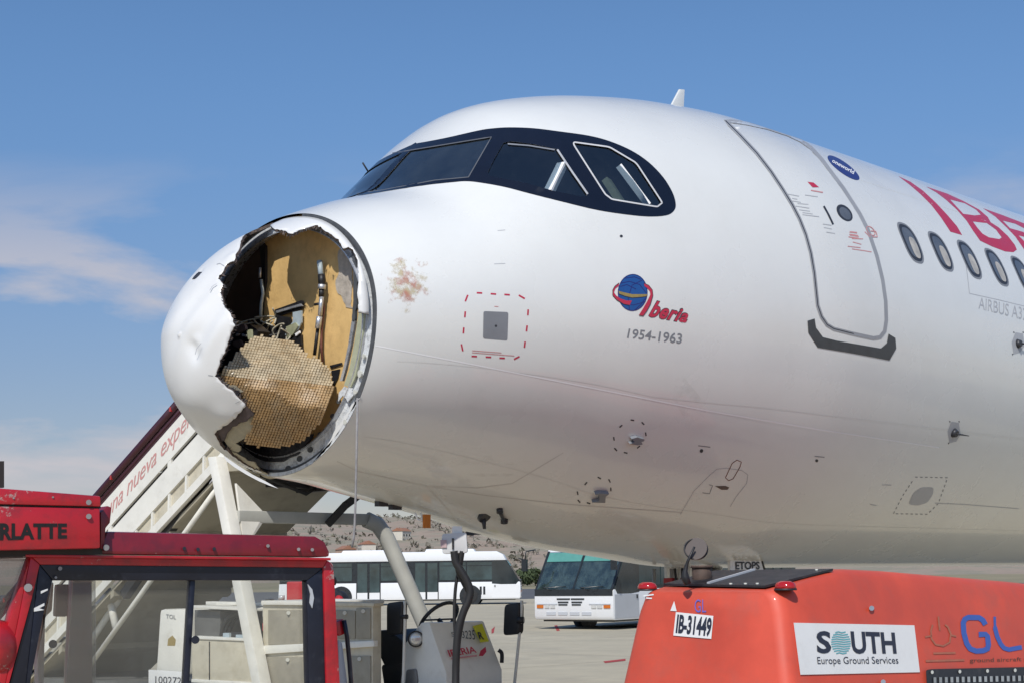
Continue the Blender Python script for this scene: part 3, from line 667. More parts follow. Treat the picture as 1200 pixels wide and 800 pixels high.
# loose wiring
def loose(px, x, r=.006, m='wire_cream', dx=.03):
    p = pl(px, x); p[:, 0] += RNG.normal(0, dx, len(p)); q = []
    for i in range(len(p)-1):
        for t in np.linspace(0, 1, 5)[:-1]:
            p0, p1, p2, p3 = p[max(i-1, 0)], p[i], p[i+1], p[min(i+2, len(p)-1)]
            q.append(.5*((2*p1)+(p2-p0)*t+(2*p0-5*p1+4*p2-p3)*t*t+(3*p1-p0-3*p2+p3)*t**3))
    q.append(p[-1]); return MB().tube(q, r, 6).build('wire', MATS[m], plane)
for w in ([(281, 379), (288, 374), (300, 372), (312, 377), (322, 382)], [(296, 374), (302, 384), (312, 380), (320, 372), (323, 380)], [(304, 392), (312, 384), (320, 376)], [(300, 372), (310, 370), (320, 370), (324, 362)],
          [(324, 398), (325, 388), (330, 381), (338, 380)], [(329, 400), (330, 389), (334, 382)], [(333, 401), (333, 392), (336, 386)], [(338, 402), (337, 393), (338, 386)], [(284, 384), (292, 378), (301, 380), (310, 388)], [(276, 383), (283, 377), (292, 382)]):
    loose(w, .86)
for w in ([(290, 376), (294, 388), (290, 398)], [(308, 388), (318, 394), (326, 390)], [(298, 378), (304, 390), (316, 390)]): loose(w, .88, .010, 'equipment_black')
# crushed equipment box behind the left edge of the hole
for px, x, m, t in (([(268, 384), (282, 380), (293, 380), (303, 388), (300, 396), (290, 401), (282, 410), (275, 420), (262, 432), (255, 436), (259, 420), (265, 408)], .62, 'equipment_black', .10),
                    ([(272, 384), (286, 380), (288, 385), (280, 390), (274, 388)], .57, 'equipment_brown', .02), ([(273, 400), (280, 398), (285, 404), (280, 408), (273, 405)], .56, 'equipment_brown', .02),
                    ([(283, 391), (288.5, 391.5), (288, 394), (283.5, 394)], .56, 'rod_steel', .02), ([(276, 391), (279, 390.5), (279, 393), (276.5, 393.5)], .56, 'rod_steel', .02), ([(289, 387), (293, 386), (294, 396), (291, 398)], .57, 'bracket_olive', .02),
                    ([(298, 372), (324, 384), (338, 386), (352, 402), (354, 412), (338, 404), (318, 400), (300, 402), (288, 398)], .93, 'equipment_black', .02)):
    plate('equipment_fragment', px, x, m, t, .3)

# ------------------------------------------------------------------ honeycomb core of the radome wall, torn loose and folded: real open cells
HP = [(262, 432), (268, 424), (272, 423), (276, 415), (280, 409), (283, 406), (288, 404), (291, 398), (297, 396), (303, 393), (308, 392.5), (314, 396), (318, 394), (330, 396.5), (340, 397.5), (347, 402), (354, 410), (359, 414), (361.5, 420), (365, 420), (367.5, 416.5), (371, 419), (376, 422), (379, 426),
      (386, 431), (387, 440), (390, 446), (391, 452), (388, 462), (386, 472), (381, 484), (374, 496), (366, 505), (358, 514), (350, 519), (345, 518), (338, 523.5), (330, 522.5), (322, 525), (312, 521), (303, 524), (295, 520), (287, 518), (284, 514), (296, 504), (295, 491), (297, 484), (292, 479), (288, 473), (284, 463), (279, 459.5), (272, 453), (265, 449), (257, 441)]
def hfold(p): return 440+.085*(p[:, 0]-262)
def hdepth(p):
    x = .80-.0052*(390-p[:, 0]); up_ = hfold(p)-p[:, 1]
    x = x + np.where(up_ > 0, .0044*up_, -.0012*up_*(-1)*.6)
    x += .012*np.sin(p[:, 0]*.11+1)+.010*np.sin(p[:, 1]*.13) + .02*np.exp(-((p[:, 0]-366)/6)**2)*(up_ > -5)
    hx, _ = hit(p); return np.minimum(np.maximum(x, hx+.035), .93)
def hmap(p, dz=0.0):
    x = hdepth(p)+dz; d = rays(p); t = (x-CAM[0])/d[:, 0]; return CAM+d*t[:, None]
ca, cb_ = np.array([1.0, .12]), np.array([.36, -.93]); cw, chh = 3.4, 3.05
ii, jj = np.meshgrid(np.arange(-60, 90), np.arange(-60, 90)); cc = np.array([320, 460])+ii.reshape(-1, 1)*ca*cw+jj.reshape(-1, 1)*cb_*chh
cc = cc[inside(cc, HP)]
sq = np.array([(-.5, -.5), (.5, -.5), (.5, .5), (-.5, .5)])
O4 = (cc[:, None]+sq[None, :, :1]*ca*cw+sq[None, :, 1:]*cb_*chh); I4 = (cc[:, None]+.72*sq[None, :, :1]*ca*cw+.86*sq[None, :, 1:]*cb_*chh)
rnd = RNG.normal(0, .0010, len(cc)).repeat(4)
A_ = hmap(O4.reshape(-1, 2), .009); B_ = hmap(I4.reshape(-1, 2)); B_[:, 0] += rnd+RNG.normal(0, .0008, len(B_)); E_ = hmap(O4.reshape(-1, 2), .020)
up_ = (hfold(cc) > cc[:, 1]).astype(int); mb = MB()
for i in range(len(cc)):
    s4 = slice(4*i, 4*i+4)
    mb.add(np.r_[A_[s4], B_[s4], E_[s4]], [(j, (j+1) % 4, 4+(j+1) % 4, 4+j) for j in range(4)]+[(4, 5, 6, 7), (11, 10, 9, 8)]+[(j, 8+j, 8+(j+1) % 4, (j+1) % 4) for j in range(4)], int(up_[i]))
tag(mb.build('honeycomb_core', [MATS['honeycomb'], MATS['honeycomb_lit']], plane, fixn=False), kind='stuff')
# torn inner plies below and left of it
def ply(name, px, xa, m, jag=.5, t=.008):
    p = np.array(densify(px, 5)); p += RNG.normal(0, jag, p.shape); hx, _ = hit(p); x = np.maximum(hx+xa, hx+.012)
    d = rays(p); P_ = CAM+d*((x-CAM[0])/d[:, 0])[:, None]
    V_, F_ = p, None
    r_ = delaunay_2d_cdt([Vector(q) for q in p], [], [tuple(range(len(p)))], 1, 1e-5)
    pv = np.array([tuple(v) for v in r_[0]]); hx, _ = hit(pv); d = rays(pv); P_ = CAM+d*((hx+xa-CAM[0])/d[:, 0])[:, None]; n_ = len(P_)
    mb = MB().add(np.r_[P_, P_+np.array([t, 0, 0])], [tuple(f) for f in r_[2]]+[tuple(i+n_ for i in f[::-1]) for f in r_[2]])
    return mb.build(name, MATS[m], plane, fixn=False)
mat('ply_beige', (0.42, 0.38, 0.28), 0.75, var=0.2, scale=12, bump=.3, bscale=30)
mat('ply_dark', (0.11, 0.085, 0.085), 0.8, var=0.3, scale=20)
ply('torn_ply', [(262, 515), (266, 507), (273, 499), (282, 495), (288, 493), (297, 486), (296, 504), (295, 512), (288, 513), (284, 514), (276, 519), (282, 523), (281, 527), (275, 531), (270, 528)], .05, 'ply_beige')
ply('torn_ply', [(289, 476), (297, 484), (296, 486), (288, 493), (280, 496), (272, 500), (266, 507), (262, 516), (257, 517), (251, 508.5), (262, 499.5), (270, 494.5), (277, 488), (283, 481)], .03, 'ply_dark')
ply('torn_ply', [(254, 442), (259, 445), (268, 451), (275, 451), (284, 458), (282, 459), (272, 454), (266, 454)], .03, 'ply_beige', .3)
ply('torn_ply', [(272, 529), (280, 532), (290, 539), (298, 541), (304, 550), (316, 556), (324, 560), (312, 560), (300, 553), (288, 546), (278, 538)], .04, 'ply_beige')
# dark remains of the radar dish in the bottom of the cone
plate('dish_remnant', [(279, 520), (300, 519), (345, 519), (358, 513), (366, 508), (358, 522), (345, 533), (330, 540), (312, 541), (300, 536), (290, 528)], .84, 'radome_inside', .02, .4)
# sliver of nose cone hanging below the frame
fl = np.array([(262, 533), (272, 540), (284, 548), (297, 556), (310, 562.5), (326.5, 572), (316, 568.5), (303, 563), (289, 555.5), (275, 547), (266, 540)])
P_ = np.array([at(x, y, dd) for (x, y), dd in zip(fl, np.interp(fl[:, 0], [250, 300, 327], [9.83, 9.90, 9.95]))])
tag(MB().prism(P_, -np.array(FH)*.012).build('radome_flap', [MATS['radome_paint']], plane), 'torn sliver of nose cone hanging below the frame')

# ------------------------------------------------------------------ markings and fittings on the skin
S_ = lambda ox, oy, k: (lambda pts: [(ox+x/k, oy+y/k) for x, y in pts])
st = sheet('bird_strike_stain', [[(446, 322), (455, 308), (470, 300), (478, 284), (492, 287), (498, 302), (522, 315), (512, 328), (505, 345), (486, 360), (478, 372), (462, 366), (448, 352)]], MATS['bird_stain'], plane, 6, .003)
add_fade(st, skin([(476, 330)], 0)[0], .33)
for c, r_, poly in (((800, 470), .9, [(770, 430), (800, 440), (850, 500), (860, 540), (830, 535), (790, 470)]), ((560, 560), 1.0, [(480, 520), (560, 535), (700, 500), (690, 540), (600, 590), (500, 580)])):
    g_ = sheet('grime_streak', [poly], MATS['grime'], plane, 14, .002); add_fade(g_, skin([c], 0)[0], r_)
# passenger door
DOOR = [(850, 141.9), (868, 160), (886.7, 180), (903, 201), (916.7, 221.7), (928, 240), (936.7, 256.7), (944, 275), (950, 296.7), (954, 320), (956.3, 342), (958, 358), (962.5, 371), (969, 380.5), (977, 385.3), (1000, 391), (1023, 396), (1031, 394.8), (1036.3, 388), (1038.3, 375), (1037.6, 353), (1034, 328), (1027.5, 301), (1017, 270), (1007, 250.5), (1000, 239.5), (988, 221), (976.7, 206), (963, 187.5), (950, 173.5), (938, 165), (923, 158), (900, 150.5), (875, 145)]
door = sheet('passenger_door', [DOOR], MATS['white_paint'], plane, 9, .008)
wts = [3.2 if y < 200 and x > 860 else (3.6 if x > 990 and y < 340 else 5.4) for x, y in densify(DOOR, 8)]
stroke('door_outline', [DOOR], 4.2, MATS['door_line'], door, 8, .011, closed=True)
stroke('door_groove', [DOOR[0:16]], 1.1, MATS['decal_dark'], door, 8, .0125)
sheet('sill_plate', [[(946, 376), (954.4, 373.4), (956, 384), (964, 395), (980, 399), (1032, 408), (1039, 402), (1041, 391), (1049, 396), (1050, 408), (1042, 422), (1000, 414), (958, 407), (947, 390)]], MATS['scuff_plate'], door, 6, .010)
sheet('door_window', [ellipse((989.4, 250), (7.6, 8.9), (-5.6, 4.3))], MATS['decal_dark'], door, 4, .012)
sheet('door_window_pane', [ellipse((990, 250.6), (5.6, 6.6), (-4.0, 3.0))], MATS['cabin_pane'], door, 4, .014)
stroke('door_handle', [[(965, 242), (970.5, 252), (976, 263.5)]], 2.2, MATS['decal_dark'], door, 4, .014)
sheet('door_sticker', [[(946, 213.6), (953, 214.5), (959.5, 220), (952, 220)]], MATS['decal_red'], door, 4, .012)
K = S_(840, 120, 5)
stroke('door_print', [K([(550, 518), (620, 530)]), K([(780, 760), (820, 765)]), K([(775, 775), (825, 782)]), K([(770, 790), (830, 798)])], 1.3, MATS['decal_pink'], door, 6, .012)
stroke('door_print', [K([(415, 540), (480, 552)]), K([(440, 565), (470, 570)]), K([(440, 580), (490, 588)]), K([(470, 595), (535, 600)]), K([(460, 610), (540, 622)]), K([(480, 632), (545, 640)]), K([(500, 648), (560, 656)]), K([(500, 660), (598, 672)]), K([(515, 545), (590, 556)]), K([(620, 715), (670, 722)]), K([(625, 735), (672, 744)]), K([(640, 762), (690, 770)])], .9, MATS['decal_pale'], door, 6, .012)
K = S_(900, 270, 5)
stroke('door_print', [K([(475, 12), (520, 18)]), K([(478, 30), (530, 38)]), K([(490, 50), (555, 52)]), K([(495, 70), (545, 84)]), K([(465, 95), (540, 103)]), K([(490, 110), (605, 128)]), K([(565, 10), (590, 35), (600, 42)]), K([(600, 5), (630, 8), (640, 40), (610, 40)])], 1.0, MATS['decal_pink'], door, 6, .012)
stroke('door_mark', [ellipse((1020, 271), (4, 5), (-3, 2), 14)], .9, MATS['decal_pink'], door, 4, .013, closed=True)
# alliance roundel
rd = sheet('alliance_roundel', [ellipse((988.4, 197), (18.4, 13.6), (-3.7, 5.0))], MATS['decal_navy'], plane, 5, .005)
lettering('roundel_lettering', 'oneworld', [(974.5, 190.2), (1000, 204.8), (1001.5, 200.6), (976.5, 186.6)], MATS['decal_white'], rd, bold=.02, off=.008)
# cabin windows: dark bezel, dark pane with a paler patch low towards the tail
wx, wth = hit([(1066.6, 281.8), (1102.8, 293.4), (1136.6, 303.9), (1168.6, 313.6), (1199.5, 323)])
wstep = (wx[4]-wx[0])/4; wth0 = float(np.mean(wth))
def win_poly(x, th, a, b): 
    rr = 2.0; t = np.arange(0, 2*pi, 2*pi/28); c, s = np.cos(t), np.sin(t); e = 2/2.7
    return np.stack([x+a*np.sign(c)*abs(c)**e, th+b/rr*np.sign(s)*abs(s)**e], -1)
for i in range(9):
    x = wx[0]+wstep*i
    bez = None
    for nm, a, b, off, m in (('cabin_window', .150, .205, .0012, 'decal_grey'), ('window_seal', .128, .183, .0022, 'decal_dark'), ('window_pane', .098, .150, .0032, 'cabin_pane')):
        q = win_poly(x, wth0, a, b); g = np.array([(x+dx, wth0+dt) for dx in (-.06, 0, .06) for dt in (-.06, -.03, 0, .03, .06)])
        V, Fc = xt_mesh(q, [], g); V[:, 1] /= TS; o = build_xt(nm, V, Fc, MATS[m], plane if bez is None else bez, off=off)
        bez = bez or o
    q = win_poly(x+.030, wth0-.024, .060, .105); V, Fc = xt_mesh(q, [], np.array([(x+.03, wth0-.02), (x+.03, wth0+.02), (x+.03, wth0-.05)])); V[:, 1] /= TS; build_xt('pane_patch', V, Fc, MATS['patch_pale'], bez, off=.0040)
# airline titles
K = S_(1020, 180, 5.3333)
sheet('title_letter', [K([(175, 143), (250, 178), (330, 235), (410, 310), (480, 385), (540, 455), (573, 511), (500, 490), (440, 400), (380, 322), (310, 252), (240, 192)])], MATS['title_red'], plane, 5)
def letter(outer_, holes_):
    o = xt(densify(K(outer_), 5)); hs = [xt(densify(K(h), 5)) for h in holes_]; lo_, hi_ = o.min(0), o.max(0)
    g = np.stack(np.meshgrid(np.arange(lo_[0], hi_[0], .07), np.arange(lo_[1], hi_[1], .04)), -1).reshape(-1, 2)
    V, Fc = xt_mesh(o, hs, g); V[:, 1] /= TS; return build_xt('title_letter', V, Fc, MATS['title_red'], plane, off=.0012)
letter([(348, 208), (480, 252), (580, 298), (680, 352), (733, 398), (752, 432), (800, 462), (860, 518), (902, 572), (915, 602), (893, 618), (842, 613), (760, 582), (685, 546), (640, 482), (600, 420), (540, 352), (470, 288), (410, 243)],
       [[(497, 288), (590, 312), (660, 352), (690, 384), (650, 388), (580, 378), (535, 330)], [(640, 426), (728, 436), (785, 478), (820, 525), (805, 536), (740, 525), (700, 502), (668, 465)]])
letter([(703, 343), (830, 388), (960, 438), (1040, 475), (1045, 510), (960, 468), (905, 440), (826, 420), (872, 468), (950, 490), (1040, 530), (1045, 560), (960, 522), (925, 512), (985, 575), (1050, 605), (1050, 640), (960, 600), (905, 520), (850, 462), (780, 395)], [])
lettering('type_lettering', 'AIRBUS A321', [(1146.5, 361.8), (1207, 377), (1207, 362.5), (1147, 348)], MATS['decal_pale'], plane, off=.005)
stroke('panel_line', [[(1130, 300), (1133, 318), (1136, 344)], [(1136, 344), (1168, 351), (1205, 360)]], .8, MATS['decal_pale'], plane, 8, .003)
# retro globe logo, script and years
K = S_(700, 300, 6.667)
glb = sheet('heritage_logo', [K(ellipse((275, 287), (112, 20), (-18, 140)))], MATS['decal_blue'], plane, 5, .005)
stroke('globe_line', [K([(180, 215), (250, 200), (330, 225), (380, 290)]), K([(250, 420), (240, 330), (270, 230), (350, 190)]), K([(190, 360), (280, 385), (370, 360)]), K([(290, 425), (340, 380), (375, 330)]), K([(215, 175), (290, 165), (340, 185)]), K([(180, 240), (230, 225), (300, 260)])], .9, MATS['decal_navy'], glb, 4, .007)
stroke('globe_rim', [K(ellipse((275, 287), (112, 20), (-18, 140)))], 1.0, MATS['decal_navy'], glb, 4, .007, closed=True)
sheet('globe_band', [K([(163, 274), (215, 288), (270, 300), (330, 300), (387, 300), (384, 318), (330, 322), (270, 326), (215, 314), (170, 298)])], MATS['decal_gold'], glb, 4, .009)
stroke('globe_band_line', [K([(168, 298), (215, 316), (270, 328), (330, 324), (384, 318)])], .8, MATS['decal_dark'], glb, 4, .010)
sheet('ribbon', [K([(168, 212), (135, 238), (118, 268), (118, 310), (150, 345), (205, 378), (250, 386), (268, 350), (225, 350), (180, 335), (145, 310), (128, 285), (140, 255), (165, 235)])], MATS['decal_red'], glb, 4, .010)
sheet('ribbon', [K([(362, 214), (400, 232), (428, 268), (432, 312), (412, 380), (385, 430), (356, 470), (322, 464), (350, 420), (385, 360), (412, 305), (408, 275), (385, 250), (368, 240)])], MATS['decal_red'], glb, 4, .012)
stroke('ribbon_edge', [K([(168, 212), (135, 238), (118, 268), (118, 310), (150, 345), (205, 378), (250, 386)]), K([(362, 214), (400, 232), (428, 268), (432, 312), (412, 380), (385, 430), (356, 470), (322, 464)])], .7, MATS['decal_dark'], glb, 4, .013)
lettering('script_lettering', 'beria', K([(394, 478), (700, 530), (722, 418), (432, 338)]), MATS['decal_dark'], plane, bold=.055, shear=.35, space=1.08, off=.0045)
lettering('script_lettering', 'beria', K([(398, 474), (698, 525), (718, 424), (436, 344)]), MATS['decal_red'], plane, bold=.028, shear=.35, space=1.08, off=.006)
lettering('year_lettering', '1954-1963', K([(230, 640), (655, 685), (665, 605), (245, 565)]), MATS['decal_grey'], plane, bold=.012, off=.005)
# equipment access panel with its dashed border
K = S_(500, 300, 3.43)
sheet('access_panel', [rounded(K([(228, 222), (328, 226), (324, 339), (226, 331)]), .08)], MATS['decal_grey'], plane, 5, .005)
sheet('panel_latch', [K(ellipse((278, 281), (5, 0), (0, 5), 10))], MATS['decal_dark'], plane, 3, .007)
dash = []
for (x, y), (dx, dy) in (((212, 149), (11, .5)), ((268, 153), (11, .8)), ((323, 156), (11, .8)), ((382, 165), (12, 7)), ((407, 227), (-.8, 12)), ((402, 291), (-1.5, 12)), ((394, 355), (-1.5, 12)), ((362, 408), (11, -6)), ((303, 409), (11, .5)), ((248, 405), (11, .5)), ((191, 402), (11, .5)), ((142, 367), (-3, -14)), ((148, 299), (-1, 12)), ((154, 235), (-1, 12)), ((160, 170), (-5, 13))):
    dash.append(K([(x-dx, y-dy), (x+dx, y+dy)]))
stroke('dashed_border', dash, 1.9, MATS['decal_red'], plane, 4, .004)
stroke('border_print', [K([(182, 379), (300, 388)]), K([(182, 387), (352, 400)]), K([(272, 203), (288, 204)])], .9, MATS['decal_pink'], plane, 5, .004)
K = S_(660, 440, 4.446)
def dashes(name, pts, k, m='decal_dark', w=1.5, ln=2.4):
    c = np.mean(pts, 0); out = []
    for p in pts:
        d = np.asarray(p)-c; t = np.array([-d[1], d[0]*1.0]); t /= np.linalg.norm(t); out.append(k([tuple(np.asarray(p)-t*ln*4), tuple(np.asarray(p)+t*ln*4)]))
    tag(stroke(name, out, w, MATS[m], plane, 3, .004), kind='stuff')
dashes('dashed_ring', [(360, 230), (415, 247), (430, 303), (392, 370), (325, 400), (273, 383), (264, 327), (300, 262)], K)
dashes('dashed_ring', [(188, 531), (241, 546), (248, 590), (132, 662), (82, 652), (75, 610), (118, 560)], K)
for px in ([(335, 341), (362, 333), (345, 315), (375, 307), (412, 318), (410, 327), (396, 331), (402, 345), (375, 348)], [(145, 641), (181, 632), (184, 607), (160, 599), (182, 593), (232, 597), (214, 611), (212, 643)]):
    p = np.array(K(px)); x, th = hit(p); P_ = spt(x, th)+snorm(x, th)*.003; nm_ = snorm(x, th).mean(0)
    MB().prism(P_, nm_*.03).build('air_data_probe', MATS['decal_grey'], plane)
stroke('drain_mark', [K([(703, 363), (766, 371)])], 1.1, MATS['decal_grey'], plane, 4, .004); sheet('drain_hole', [K(ellipse((720, 390), (8, -6), (5, 8), 10))], MATS['decal_dark'], plane, 3, .004)
stroke('service_mark', [K([(845, 530), (880, 455), (905, 438), (928, 448), (920, 475), (885, 535), (862, 545)])], .9, MATS['rod_rust'], plane, 4, .004, closed=True)
stroke('service_mark', [K([(610, 720), (680, 600), (760, 520), (800, 485), (850, 480), (930, 492), (962, 515), (955, 560), (900, 630), (870, 680)])], .7, MATS['decal_pale'], plane, 5, .003)
sheet('service_port', [K([(790, 573), (845, 572), (865, 580), (855, 592), (825, 592)])], MATS['equipment_brown'], plane, 4, .005)
stroke('service_mark', [K([(725, 608), (762, 613), (778, 570), (760, 566)])], .8, MATS['decal_grey'], plane, 4, .004)
K = S_(940, 330, 2.758)
stroke('drain_mark', [K([(40, 563), (72, 566)])], 1.0, MATS['decal_grey'], plane, 4, .004); sheet('drain_hole', [K(ellipse((47, 577), (4, -3), (3, 4), 10))], MATS['decal_dark'], plane, 3, .004)
sq_ = K([(365, 630), (470, 632), (440, 715), (405, 750), (295, 748), (325, 690)]); ds = densify(sq_, 3.0)
stroke('dashed_border', [[ds[i], ds[i+1]] for i in range(0, len(ds)-1, 2)], 1.0, MATS['decal_grey'], plane, 3, .004)
sheet('static_port', [rounded(K([(342, 718), (360, 680), (385, 663), (425, 663), (423, 685), (405, 712), (375, 722)]), .3)], MATS['decal_pale'], plane, 4, .005)
stroke('print_mark', [K([(258, 655), (288, 656)]), K([(220, 718), (240, 722)]), K([(430, 714), (520, 718), (700, 732)])], 1.0, MATS['decal_pale'], plane, 5, .004)
for cx_, cy_, k_ in ((490, 487, 1), (697, 200, 1.0)):
    base = sheet('probe_plate', [K([(cx_-20*k_, cy_-5), (cx_-8, cy_-36), (cx_+16, cy_-32), (cx_+22, cy_+5), (cx_+8, cy_+28), (cx_-14, cy_+34)])], MATS['decal_pale'], plane, 4, .005)
    x, th = hit(K([(cx_, cy_)])); p0 = spt(x, th)[0]; n_ = snorm(x, th)[0]
    MB().cyl(p0, p0+n_*.035, .045, .03, 12).cyl(p0+n_*.03, p0+n_*.05+np.array([.19, 0, 0]), .010, .004, 8).build('probe_vane', MATS['decal_dark'], base)
    stroke('plate_rivets', [K([(cx_-14, cy_-38), (cx_-12, cy_-34)]), K([(cx_+16, cy_-38), (cx_+18, cy_-34)]), K([(cx_-18, cy_+36), (cx_-16, cy_+32)])], 1.2, MATS['decal_dark'], base, 3, .006)
# long thin white line, hairline seams
stroke('skin_line', [[(440, 405), (500, 416.5), (560, 428), (700, 455.5), (830, 481), (960, 503), (1100, 524)]], 1.5, MATS['decal_white'], plane, 10, .003)
stroke('skin_line', [[(395, 540), (420, 552), (500, 569), (560, 571), (600, 566), (660, 530)], [(500, 569), (515, 585), (535, 608)], [(500, 569), (570, 580), (660, 590), (800, 600)]], 1.2, MATS['seam_line'], plane, 10, .002)
stroke('pitted_scratch', [[(583, 270.5), (592, 269.8)], [(579, 309.5), (592, 309)]], .8, MATS['decal_pale'], plane, 4, .003)
sheet('rain_drain', [ellipse((728, 277), (1.8, .6), (-.6, 1.6), 8)], MATS['decal_dark'], plane, 3, .004)
sheet('radome_split', [[(220.5, 329), (224, 322), (231, 318.5), (241, 319), (240, 321.5), (233, 324.5), (227, 326.5)]], MATS['radome_inside'], radome, 3, -.004)
# faint skin joints: frames and stringers
def xt_ribbon(name, lines, w, m):
    mb = MB()
    for ln in lines:
        q = np.array(densify(ln, .12, False)); x, th = q[:, 0], q[:, 1]; P0 = spt(x, th); n_ = snorm(x, th); t_ = np.gradient(P0, axis=0); t_ /= np.linalg.norm(t_, axis=1)[:, None]; b_ = np.cross(n_, t_)
        P0 = P0+n_*.0007; k = len(P0); mb.add(np.r_[P0+b_*w/2, P0-b_*w/2], [(i, i+1, k+i+1, k+i) for i in range(k-1)], 0, True)
    return mb.build(name, MATS[m], plane, fixn=False)
mat('joint_line', (0.70, 0.70, 0.67), 0.4, var=.05)
for x0_ in (1.62, 3.52, 5.98, 8.1, 10.9): xt_ribbon('skin_joint', [[(x0_, a) for a in np.radians([-170, -130, -100] if x0_ < 4 else [-170, -120, -60, 0, 60, 120, 170])]], .005, 'joint_line')
for th0_ in (-115, -146): xt_ribbon('skin_joint', [[(1.0, R(th0_+6)), (3.0, R(th0_)), (6.0, R(th0_)), (20, R(th0_))]], .005, 'joint_line')
for th0_ in (-50, -22): xt_ribbon('skin_joint', [[(5.98, R(th0_)), (20, R(th0_))]], .005, 'joint_line')
# blade antenna, wiper pin, belly fittings
P_ = on_plane([(786.6, 124.5), (797, 104.6), (802.6, 105.2), (801.5, 126)], (0, -.012, 0), (0, 1, 0)); P_[:, 2] -= .0
MB().prism(P_, (0, .024, 0)).build('blade_antenna', MATS['white_paint'], plane, bevel=.006)
MB().tube([at(431.5, 201.5, 11.2), at(425, 191, 11.15)], .007, 6).build('wiper_pin', MATS['decal_dark'], plane)
p0 = skin([(566.5, 604)], -.01)[0]; MB().cyl(p0, p0+Vector((0, -.02, -.02)), .055, .05, 12).cyl(p0+Vector((0, 0, -.02)), p0+Vector((0, -.01, -.10)), .02, .012, 8).build('marker_antenna', MATS['decal_dark'], plane)
x, th = hit([(585.5, 596), (591, 608)]); P_ = spt(x, th)+snorm(x, th)*.02
MB().tube([P_[0], (P_[0]+P_[1])/2, P_[1]], .014, 8).cyl(P_[0]-snorm(x, th)[0]*.02, P_[0]+snorm(x, th)[0]*.01, .025).cyl(P_[1]-snorm(x, th)[1]*.02, P_[1]+snorm(x, th)[1]*.01, .028).build('tow_light', MATS['decal_dark'], plane)
for px in ((447, 588), (463, 592)): 
    p0 = skin([px], 0)[0]; MB().box(p0+np.array([.0, .0, -.01]), (.09, .05, .04)).build('door_hinge', MATS['decal_dark'], plane)
p0 = at(500, 607, 11.1); MB().box(p0+np.array([0, 0, -.02]), (.07, .01, .10)).build('safety_flag', [mat('flag_orange', (.62, .20, .03), .7, var=.15)], plane)
p0 = at(486, 600, 11.05); MB().tube([p0, p0+np.array([.03, 0, -.05]), p0+np.array([.07, -.02, -.07]), p0+np.array([.06, 0, 0])], .008, 6).build('flag_lanyard', MATS['decal_white'], plane)

# nose landing gear: leg, twin wheels, doors lettered for twin-engine range
gear = tag(bpy.data.objects.new('nose_gear', None)); col.objects.link(gear); gear.parent = plane; gear.location = (5.1, 0, 0)
gx0 = 5.1
MB().cyl((gx0+.15, 0, 1.9), (gx0, 0, .62), .085, n=16).cyl((gx0, 0, .75), (gx0, 0, .38), .055, n=14).cyl((gx0, -.28, .38), (gx0, .28, .38), .05, n=12).build('gear_leg', MATS['white_paint'], gear)
MB().tube([(gx0+.75, 0, 1.85), (gx0+.06, 0, 1.05)], .045, 10).tube([(gx0-.12, -.10, 1.75), (gx0-.10, -.08, 1.1), (gx0-.05, -.06, .7)], .018, 8).tube([(gx0-.13, .09, 1.75), (gx0-.14, .10, 1.2), (gx0-.04, .06, .6)], .016, 8).build('drag_strut', MATS['steel'], gear)
for k_ in range(4): loose_pts = [(gx0-.2+.05*k_, -.2, 1.75), (gx0-.22, -.24-.02*k_, 1.45-.04*k_), (gx0-.12, -.16, 1.2)]; MB().tube(loose_pts, .013, 6).build('gear_hose', MATS['wire_cream' if k_ % 2 else 'rubber_black'], gear)
MB().box((gx0-.15, -.14, 1.52), (.16, .10, .30)).build('gear_actuator', [mat('gear_red', (.30, .02, .02), .5)], gear, bevel=.01)
for y in (-.22, .22):
    w_ = bpy.data.objects.new('wheel', None); col.objects.link(w_); w_.parent = gear; w_.location = (0, y, .38)
    prf = [(-.10, .20), (-.11, .30), (-.09, .36), (-.04, .38), (.04, .38), (.09, .36), (.11, .30), (.10, .20)]
    mbw = MB(); mbw.loft([[(gx0+r_*cos(a), y+yy, .38+r_*sin(a)) for yy, r_ in prf] for a in np.linspace(0, 2*pi, 33)], caps=False); wo = mbw.build('tyre', MATS['rubber_black'], gear); bpy.data.objects.remove(w_)
    MB().cyl((gx0, y-.07, .38), (gx0, y+.07, .38), .205, n=24).build('rim', MATS['frame_metal'], gear)
for y, x0_, x1_ in ((-.45, 5.36, 5.85), (.42, 5.55, 5.95)):
    pd = [(x0_, y, 2.02), (x1_, y, 2.02), (x1_+.02, y, 1.90), (x1_-.03, y, 1.845), (x1_-.12, y, 1.83), (x1_-.12, y, 1.5), (x0_+.02, y, 1.5)]
    pd = [(x0_, y, 1.865), (x1_-.12, y, 1.87), (x1_-.03, y, 1.84), (x1_+.02, y, 1.72), (x1_, y, 1.45), (x0_, y, 1.45)]
    gd = MB().prism(pd, (0, .03, 0)).build('gear_door', MATS['white_paint'], gear)
    MB().tube([(p[0], y+.015, p[2]) for p in pd[:4]], .022, 6).build('door_seal', MATS['rubber_black'], gd)
    MB().bar((x0_+.1, y+.03, 1.80), (x0_+.1, y+.2 if y < 0 else y-.2, 2.05), .03).build('door_link', MATS['steel'], gd)
    if y < 0: lettering('door_lettering', 'ETOPS', [(0, 0), (1, 0), (1, 1), (0, 1)], MATS['decal_dark'], gd, bold=.03, mapper=lambda p: np.stack([5.43+p[:, 0]*.36, np.full(len(p), -.454), 1.735+p[:, 1]*.070], -1))
